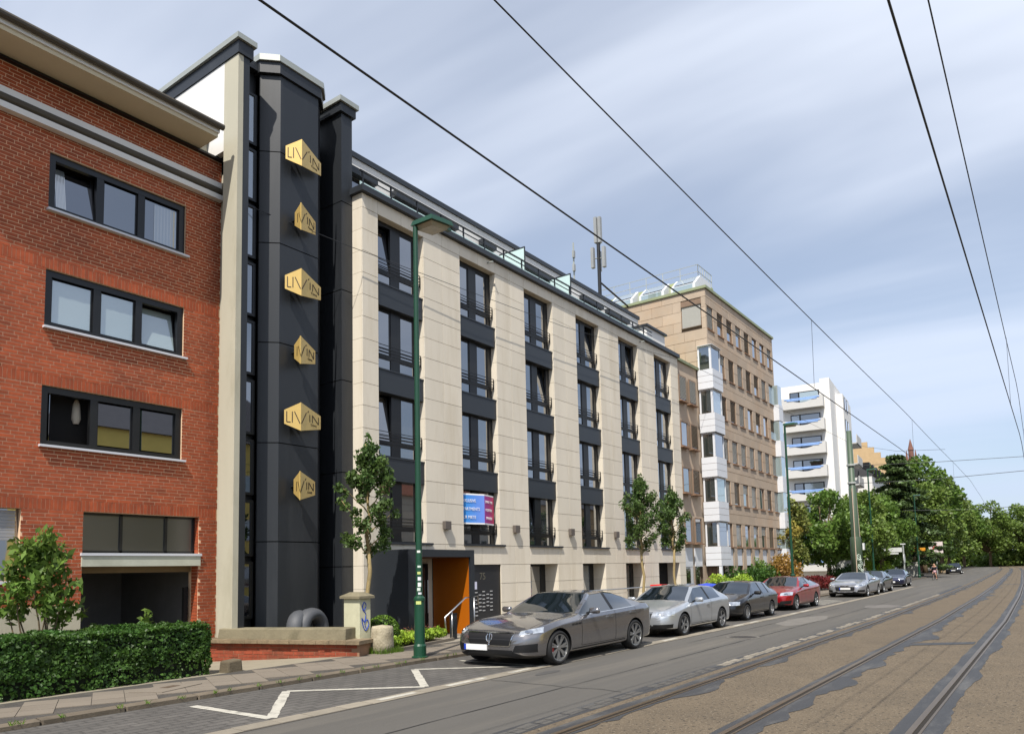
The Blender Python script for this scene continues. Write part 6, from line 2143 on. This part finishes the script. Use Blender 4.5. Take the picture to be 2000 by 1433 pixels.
# ------------------------------------------------------------------ street lamps, masts and wires
def street_lamp(label, x, y, h, stick=True):
    t = T('street_lamp', label, 'street lamp', (x, y, KZ), world=False, group='green street lamps')
    MB().lathe([(.0, 0), (.16, 0), (.16, .02), (.125, .03), (.125, .22), (.105, .26), (.10, 1.08), (.112, 1.09), (.112, 1.14), (.075, 1.18)], 18).build('base', greenpaint, t, smooth=False)
    MB().lathe([(.066, 1.14), (.055, h*.55), (.05, h-.35), (.05, h)], 14).build('pole', greenpaint, t, smooth=True)
    # flat lantern held out over the road
    b = MB(); b.hexa([(-.06, -.50, h+.02), (.62, -.50, h+.10), (.62, .08, h+.10), (-.06, .08, h+.02), (-.03, -.47, h+.13), (.59, -.47, h+.20), (.59, .05, h+.20), (-.03, .05, h+.13)]); lh = b.build('lantern', greenpaint, t)
    b = MB(); b.hexa([(.06, -.40, h-.06), (.50, -.40, h+.0), (.50, -.02, h+.0), (.06, -.02, h-.06), (.0, -.44, h+.02), (.56, -.44, h+.09), (.56, .03, h+.09), (.0, .03, h+.02)]); b.build('lens', M('lantern_lens', (160, 150, 124), .25, var=.2, scale=6), lh)
    b = MB(); b.box(.58, .80, -.28, -.18, h+.12, h+.18); b.build('arm_stub', greenpaint, lh)
    if stick:
        random.seed(3)
        for i, (z, hh) in enumerate(((2.02, .045), (1.73, .04), (1.60, .05), (1.48, .07), (1.36, .08), (1.28, .06), (1.02, .08), (1.21, .04))):
            r_ = .066 if z > 1.14 else .103
            a0 = R(-135+random.uniform(-12, 12))
            b = MB()
            for k in range(3):
                a, c = a0-.5+k*.33, a0-.5+(k+1)*.33
                b.quad((r_*math.cos(a)*1.03, r_*math.sin(a)*1.03, z), (r_*math.cos(c)*1.03, r_*math.sin(c)*1.03, z), (r_*math.cos(c)*1.03, r_*math.sin(c)*1.03, z+hh), (r_*math.cos(a)*1.03, r_*math.sin(a)*1.03, z+hh))
            b.build('sticker', M('sticker_%d' % (i % 4), ((220, 222, 216), (200, 210, 200), (190, 200, 120), (216, 216, 220))[i % 4], .6), t)
    return t
street_lamp('green street lamp with stickers before the limestone house', 10.79, 10.12, 8.66)
street_lamp('green street lamp before the white corner of the brown block', 37.7, 10.5, 8.5, False)
street_lamp('green street lamp beyond the tall tram mast', 60.5, 11.0, 8.5, False)
street_lamp('green street lamp beside the cyclist', 88.0, 11.7, 8.5, False)
mastm = M('mast_green', (70, 86, 68), .5, var=.12, scale=2, dirt=(70, 84, 66), dirtscale=1.2)
mt = T('tram_mast', 'tall tapered green tram mast with graffiti on its foot', 'mast', (53.6, 10.75, KZ), world=False)
MB().lathe([(0, 0), (.37, 0), (.35, 3.3), (.33, 3.36)], 20).build('foot', mastm, mt, smooth=True)
MB().lathe([(.26, 3.3), (.23, 6.6), (.21, 6.62), (.16, 10.5), (.0, 10.52)], 20).build('shaft', mastm, mt, smooth=True)
b = MB()
for z in (6.9, 8.1):
    b.lathe([(.25, z), (.28, z+.02), (.28, z+.12), (.25, z+.14)], 16)
b.build('clamp', zinc, mt)
MB().tube([(-.42, -.05, .0), (-.40, -.05, 3.2), (-.38, -.05, 6.6)], .03, 6).build('cable_duct', M('pale_duct', (190, 170, 150), .7), mt)
MB().tube([(.36, -.2, .1), (.34, -.2, 3.0), (.3, -.15, 6.0)], .04, 6).build('cable_duct', M('pale_duct', (190, 170, 150)), mt)
MB().box(.0, .34, -.48, -.40, 2.5, 2.95).build('notice_plate', platem, mt)
b = MB()
random.seed(8)
for g in range(5):
    pts = []
    cz, ca_ = .7+.33*g, R(-130+random.uniform(-20, 20))
    for k in range(12):
        a = ca_+.32*math.sin(k*1.1+g); z = cz+.2*math.cos(k*.9+g*2)
        pts.append((.375*math.cos(a), .375*math.sin(a), z))
    b.tube(pts, .022, 5)
b.build('graffiti', M('white_spray', (206, 220, 206), .6), mt)
wire = M('wire_black', (14, 14, 16), .5)
wth = M('thin_wire', (44, 46, 50), .5)
def cable(name, label, pts, r_, mat=None, cat='overhead wire'):
    t = T(name, label, cat, pts[0], world=True, group='overhead wires')
    MB().tube(pts, r_, 6).build('strand', mat or wire, t)
    return t
def run(y, zf, x0=-6, x1=200):
    X = [x0+i*2 for i in range(int((x1-x0)/2)+1)]
    return [(x, y+sh(x), zf(x)) for x in X]
cable('contact_wire', 'lower thick tram wire nearest the houses, crossing the whole sky', run(3.50, lambda x: 5.02), .0085)
cable('messenger_wire', 'upper tram wire nearest the houses, running to the tall mast', run(3.45, lambda x: 6.28+.30*((x-24)/28)**2 if x < 53 else 6.6-.3*(1-((x-80)/27)**2) if x < 107 else 6.5), .008)
cable('contact_wire', 'left one of the two steep wires in the upper right sky', run(.58, lambda x: 5.05), .008)
cable('messenger_wire', 'right one of the two steep wires in the upper right sky', run(.56, lambda x: 6.45+.25*((x-24)/28)**2 if x < 53 else 6.6), .007)
nd = 0
for y in (3.48, .57):
    for x in ((14.6, 27, 41) if y > 1 else (19, 33)):
        zt = 6.28+.30*((x-24)/28)**2 if y > 1 else 6.45+.25*((x-24)/28)**2
        t = T('dropper', 'thin vertical dropper between the two tram wires %s, %s from the camera' % (('nearest the houses', NTH[nd]) if y > 1 else ('farther from the houses', NTH[nd-3])), 'overhead wire', (x, y+sh(x), 5.03), group='droppers of the tram wires')
        MB().tube([(x, y+sh(x), 5.03), (x, y+sh(x)-.02, zt)], .004, 5).build('strand', wth, t)
        nd += 1
cable('span_wire', 'span wire from the tall mast across the street, the higher one', [(53.6, 10.5, 8.2), (53.5, 6, 7.95), (53.5, 1.2, 7.8), (53.5, -9, 8.1)], .016, wth)
cable('span_wire', 'span wire from the tall mast across the street, the lower one', [(53.6, 10.5, 7.0), (53.5, 6, 6.85), (53.5, 1.2, 6.95), (53.5, -9, 7.6)], .018, wth)
cable('span_wire', 'far span wire across the street between the trees', [(86, 12.5, 7.0), (86, 6, 6.7), (86, 2, 6.8), (86, -9, 7.4)], .022, wth)
cable('span_wire', 'steep stay wire running from the tall mast to the upper tram wire', [(53.6, 10.5, 9.6), (44, 6.5, 7.6), (36, 3.5, 6.4)], .008, wth)
cable('facade_cable', 'thin cable strung from the brick gutter across the limestone front', [(9.72, 15.1, 10.55), (12.6, 14.05, 10.05), (17, 13.95, 10.22), (22.7, 13.9, 10.5), (33.1, 13.7, 11.45), (53.6, 10.9, 9.9)], .008, wth)
# ------------------------------------------------------------------ signs, boxes and small things along the pavement
def post_sign(name, label, x, y, h, parts, r_=.035, cat='sign'):
    t = T(name, label, cat, (x, y, KZ), world=False)
    MB().tube([(0, 0, 0), (0, 0, h)], r_, 8).build('pole', zinc, t)
    for nm, mk, m in parts:
        mk(MB()).build(nm, m, t)
    return t
gsign = M('sign_face_grey', (206, 208, 206), .5)
post_sign('street_name_sign', 'grey pole with white street name plates and a round sign', 74.8, 11.1, 3.25,
          [('name_plate', lambda b: b.box(-.03, .03, .1, 1.9, 2.55, 2.95), gsign), ('name_plate', lambda b: b.box(-.02, .02, .4, 1.3, 2.36, 2.5), gsign),
           ('round_sign', lambda b: b.lathe([(.0, -.06), (.42, -.06), (.42, -.03), (0, -.03)], 18, 0, 1.95, axis='y'), gsign), ('top_plate', lambda b: b.box(-.1, .1, -.2, .2, 3.2, 3.3), gsign)], .07)
post_sign('direction_sign', 'yellow arrow sign on a pole beside the cyclist', 92.0, 12.2, 3.2,
          [('arrow_board', lambda b: b.prism([(-.04, -.7), (.04, -.7), (.04, .9), (-.04, .9)], 2.75, 3.15), M('sign_yellow', (222, 150, 40), .5)),
           ('round_sign', lambda b: b.lathe([(.0, -.06), (.38, -.06), (.38, -.03), (0, -.03)], 18, 0, 2.1, axis='y'), gsign)], .05)
def tri(b):
    b._add([(-.03, -.45, 3.1), (-.03, .45, 3.1), (-.03, 0, 3.75)], [(0, 2, 1)]); return b
post_sign('warning_sign', 'pale square sign with a red triangle above the far cars', 103, 11.75, 4.0,
          [('board', lambda b: b.box(-.02, .02, -.75, .75, 2.6, 4.0), M('sign_pale', (214, 200, 196), .6)), ('triangle', tri, M('sign_red', (190, 90, 80), .6))], .05)
wt = M('cabinet_grey', (168, 168, 160), .7)
t = T('utility_cabinet', 'pale grey utility cabinet on the far pavement', 'cabinet', (92.5, 13.2, KZ), world=False); MB().box(-.5, .5, -.9, .9, 0, 1.55).build('body', wt, t, bevel=.03); MB().box(-.54, .54, -.94, .94, 1.56, 1.64).build('lid', wt, t)
t = T('notice_board', 'small framed notice board under the white flats', 'notice board', (63.5, 13.6, .05), world=False); MB().box(-.05, .05, -.7, .7, .6, 1.9).build('board', wt, t); MB().box(-.06, -.051, -.6, .6, .7, 1.8).build('poster', M('poster_pale', (196, 196, 190), .7), t); MB().tube([(0, -.6, 0), (0, -.6, 1.0)], .04, 6).build('post', zinc, t); MB().tube([(0, .6, 0), (0, .6, 1.0)], .04, 6).build('post', zinc, t)
t = T('garden_wall', 'low tan garden wall beside the off-road car', 'wall', (118, 12.9, 0), rz=R(3), world=False); MB().box(0, 26, 0, .4, 0, 1.15).build('wall', tanr, t); MB().box(-.1, 26.1, -.06, .46, 1.15, 1.25).build('coping', concrete, t)
t = T('red_post_box', 'small red box beside the passage of the limestone house', 'box', (28.3, 13.4, .03), world=False); MB().box(-.05, .75, -.3, .2, .60, .98).build('body', M('letterbox_red', (214, 22, 16), .5), t, bevel=.02); MB().box(.5, .8, -.31, -.301, .8, .98).build('label_plate', whitep, t); MB().box(.35, .55, -.1, .1, 0, .62).build('stand', anth, t)
t = T('blue_tarpaulin', 'blue cover showing above the roof of the silver hatchback', 'cover', (30.6, 12.6, -.38), world=False)
b = MB(); b._add([(-.0, -.4, 0), (2.6, -.4, 0), (2.6, .5, 0), (0, .5, 0), (.1, -.3, 1.22), (2.4, -.35, 1.26), (2.5, .4, 1.2), (.15, .35, 1.24), (1.2, 0, 1.36)], [(0, 1, 5, 4), (1, 2, 6, 5), (2, 3, 7, 6), (3, 0, 4, 7), (4, 5, 8), (5, 6, 8), (6, 7, 8), (7, 4, 8)]); b.build('sheet', M('tarpaulin_blue', (44, 72, 190), .5), t)
t = T('pavement_handrail', 'grey handrail running before the limestone house behind the cars', 'handrail', (20, 12.4, KZ), world=False)
MB().tube([(0, 0, .92), (10, 0, .92)], .025, 6).build('rail', steel, t)
for i in range(6): MB().tube([(.2+i*1.9, 0, 0), (.2+i*1.9, 0, .92)], .02, 6).build('post', steel, t)
# ------------------------------------------------------------------ cyclist
bk = T('bicycle', 'bicycle ridden along the pavement edge towards the camera', 'bicycle', (79.4, 9.3, .0), rz=R(172), world=False)
bkm = M('bicycle_frame', (60, 60, 64), .4, metal=.3)
for x in (-.53, .53):
    b = MB(); b.tube([(x+.34*math.cos(a), 0, .34*VS+.34*VS*math.sin(a)) for a in [2*math.pi*k/24 for k in range(25)]], .022, 6); w = b.build('wheel', rubber, bk)
    b = MB()
    for k in range(8):
        a = 2*math.pi*k/8; b.tube([(x, 0, .34*VS), (x+.33*math.cos(a), 0, .34*VS+.33*VS*math.sin(a))], .004, 4)
    b.build('spokes', zinc, w)
b = MB()
for p, q in (((-.53, 0, .3), (-.05, 0, .26)), ((-.05, 0, .26), (-.2, 0, .72)), ((-.05, 0, .26), (.36, 0, .66)), ((-.17, 0, .62), (.36, 0, .70)), ((.53, 0, .3), (.34, 0, .86)), ((-.53, 0, .3), (-.18, 0, .62))):
    b.tube([p, q], .017, 6)
b.build('frame', bkm, bk)
MB().tube([(.28, -.28, .88), (.36, -.1, .9), (.36, .1, .9), (.28, .28, .88)], .014, 6).build('handlebar', bkm, bk)
MB().hexa([(-.34, -.08, .73), (-.08, -.03, .74), (-.08, .03, .74), (-.34, .08, .73), (-.33, -.09, .78), (-.08, -.03, .78), (-.08, .03, .78), (-.33, .09, .78)]).build('saddle', rubber, bk)
pr = T('person', 'person in dark jacket and pink skirt riding a bicycle on the street', 'person', (79.4, 9.3, .0), rz=R(172), world=False)
def skinmesh(name, verts, edges, rad, mat, parent, root=0):
    me = bpy.data.meshes.new(name); me.from_pydata(verts, edges, []); o = bpy.data.objects.new(name, me); C.objects.link(o)
    sk = o.modifiers.new('skin', 'SKIN'); o.modifiers.new('sub', 'SUBSURF').levels = 1
    for i, r_ in enumerate(rad):
        me.skin_vertices[0].data[i].radius = (r_, r_)
    me.skin_vertices[0].data[root].use_root = True
    dg = bpy.context.evaluated_depsgraph_get()
    fm = bpy.data.meshes.new_from_object(o.evaluated_get(dg)); bpy.data.objects.remove(o)
    fm.materials.clear(); fm.materials.append(mat); fm.polygons.foreach_set('use_smooth', [True]*len(fm.polygons))
    q = bpy.data.objects.new(name, fm); C.objects.link(q); q.parent = parent
    return q
skinm = M('skin_tone', (198, 150, 124), .6)
V_ = [(-.2, 0, .80), (-.16, 0, .95), (-.08, 0, 1.10), (-.02, 0, 1.24), (.02, 0, 1.33), (.05, 0, 1.43), (.05, 0, 1.50),
      (-.02, -.17, 1.22), (.12, -.24, 1.02), (.27, -.25, .92), (-.02, .17, 1.22), (.12, .24, 1.02), (.27, .25, .92),
      (-.18, -.09, .78), (.14, -.10, .66), (.0, -.11, .30), (.10, -.11, .26), (-.18, .09, .78), (.08, .10, .55), (-.12, .11, .16), (-.02, .11, .12)]
E_ = [(0, 1), (1, 2), (2, 3), (3, 4), (4, 5), (5, 6), (3, 7), (7, 8), (8, 9), (3, 10), (10, 11), (11, 12), (0, 13), (13, 14), (14, 15), (15, 16), (0, 17), (17, 18), (18, 19), (19, 20)]
RD = [.13, .13, .14, .12, .055, .085, .075, .06, .045, .035, .06, .045, .035, .09, .07, .045, .035, .09, .07, .045, .035]
skinmesh('body', V_, E_, RD, skinm, pr)
skinmesh('jacket', [(-.17, 0, .92), (-.08, 0, 1.10), (-.02, 0, 1.25), (-.02, -.17, 1.22), (.12, -.24, 1.02), (.23, -.245, .95), (-.02, .17, 1.22), (.12, .24, 1.02), (.23, .245, .95)], [(0, 1), (1, 2), (2, 3), (3, 4), (4, 5), (2, 6), (6, 7), (7, 8)], [.155, .16, .135, .075, .06, .05, .075, .06, .05], M('dark_jacket', (46, 48, 54), .8), pr)
skinmesh('skirt', [(-.18, 0, .86), (-.05, 0, .74), (.08, 0, .62)], [(0, 1), (1, 2)], [.17, .19, .2], M('pink_cloth', (190, 150, 156), .8), pr)
skinmesh('hair', [(.03, 0, 1.50), (.0, 0, 1.46), (-.05, 0, 1.36)], [(0, 1), (1, 2)], [.088, .09, .05], M('brown_hair', (84, 58, 42), .7), pr)

# text curves become plain meshes
dg = bpy.context.evaluated_depsgraph_get()
for o in [o for o in S.objects if o.type == 'FONT']:
    me = bpy.data.meshes.new_from_object(o.evaluated_get(dg))
    q = bpy.data.objects.new('lettering_mesh', me); C.objects.link(q)
    q.parent = o.parent; q.location = o.location; q.rotation_euler = o.rotation_euler; q.scale = o.scale
    nm = o.name
    bpy.data.objects.remove(o)
    q.name = nm
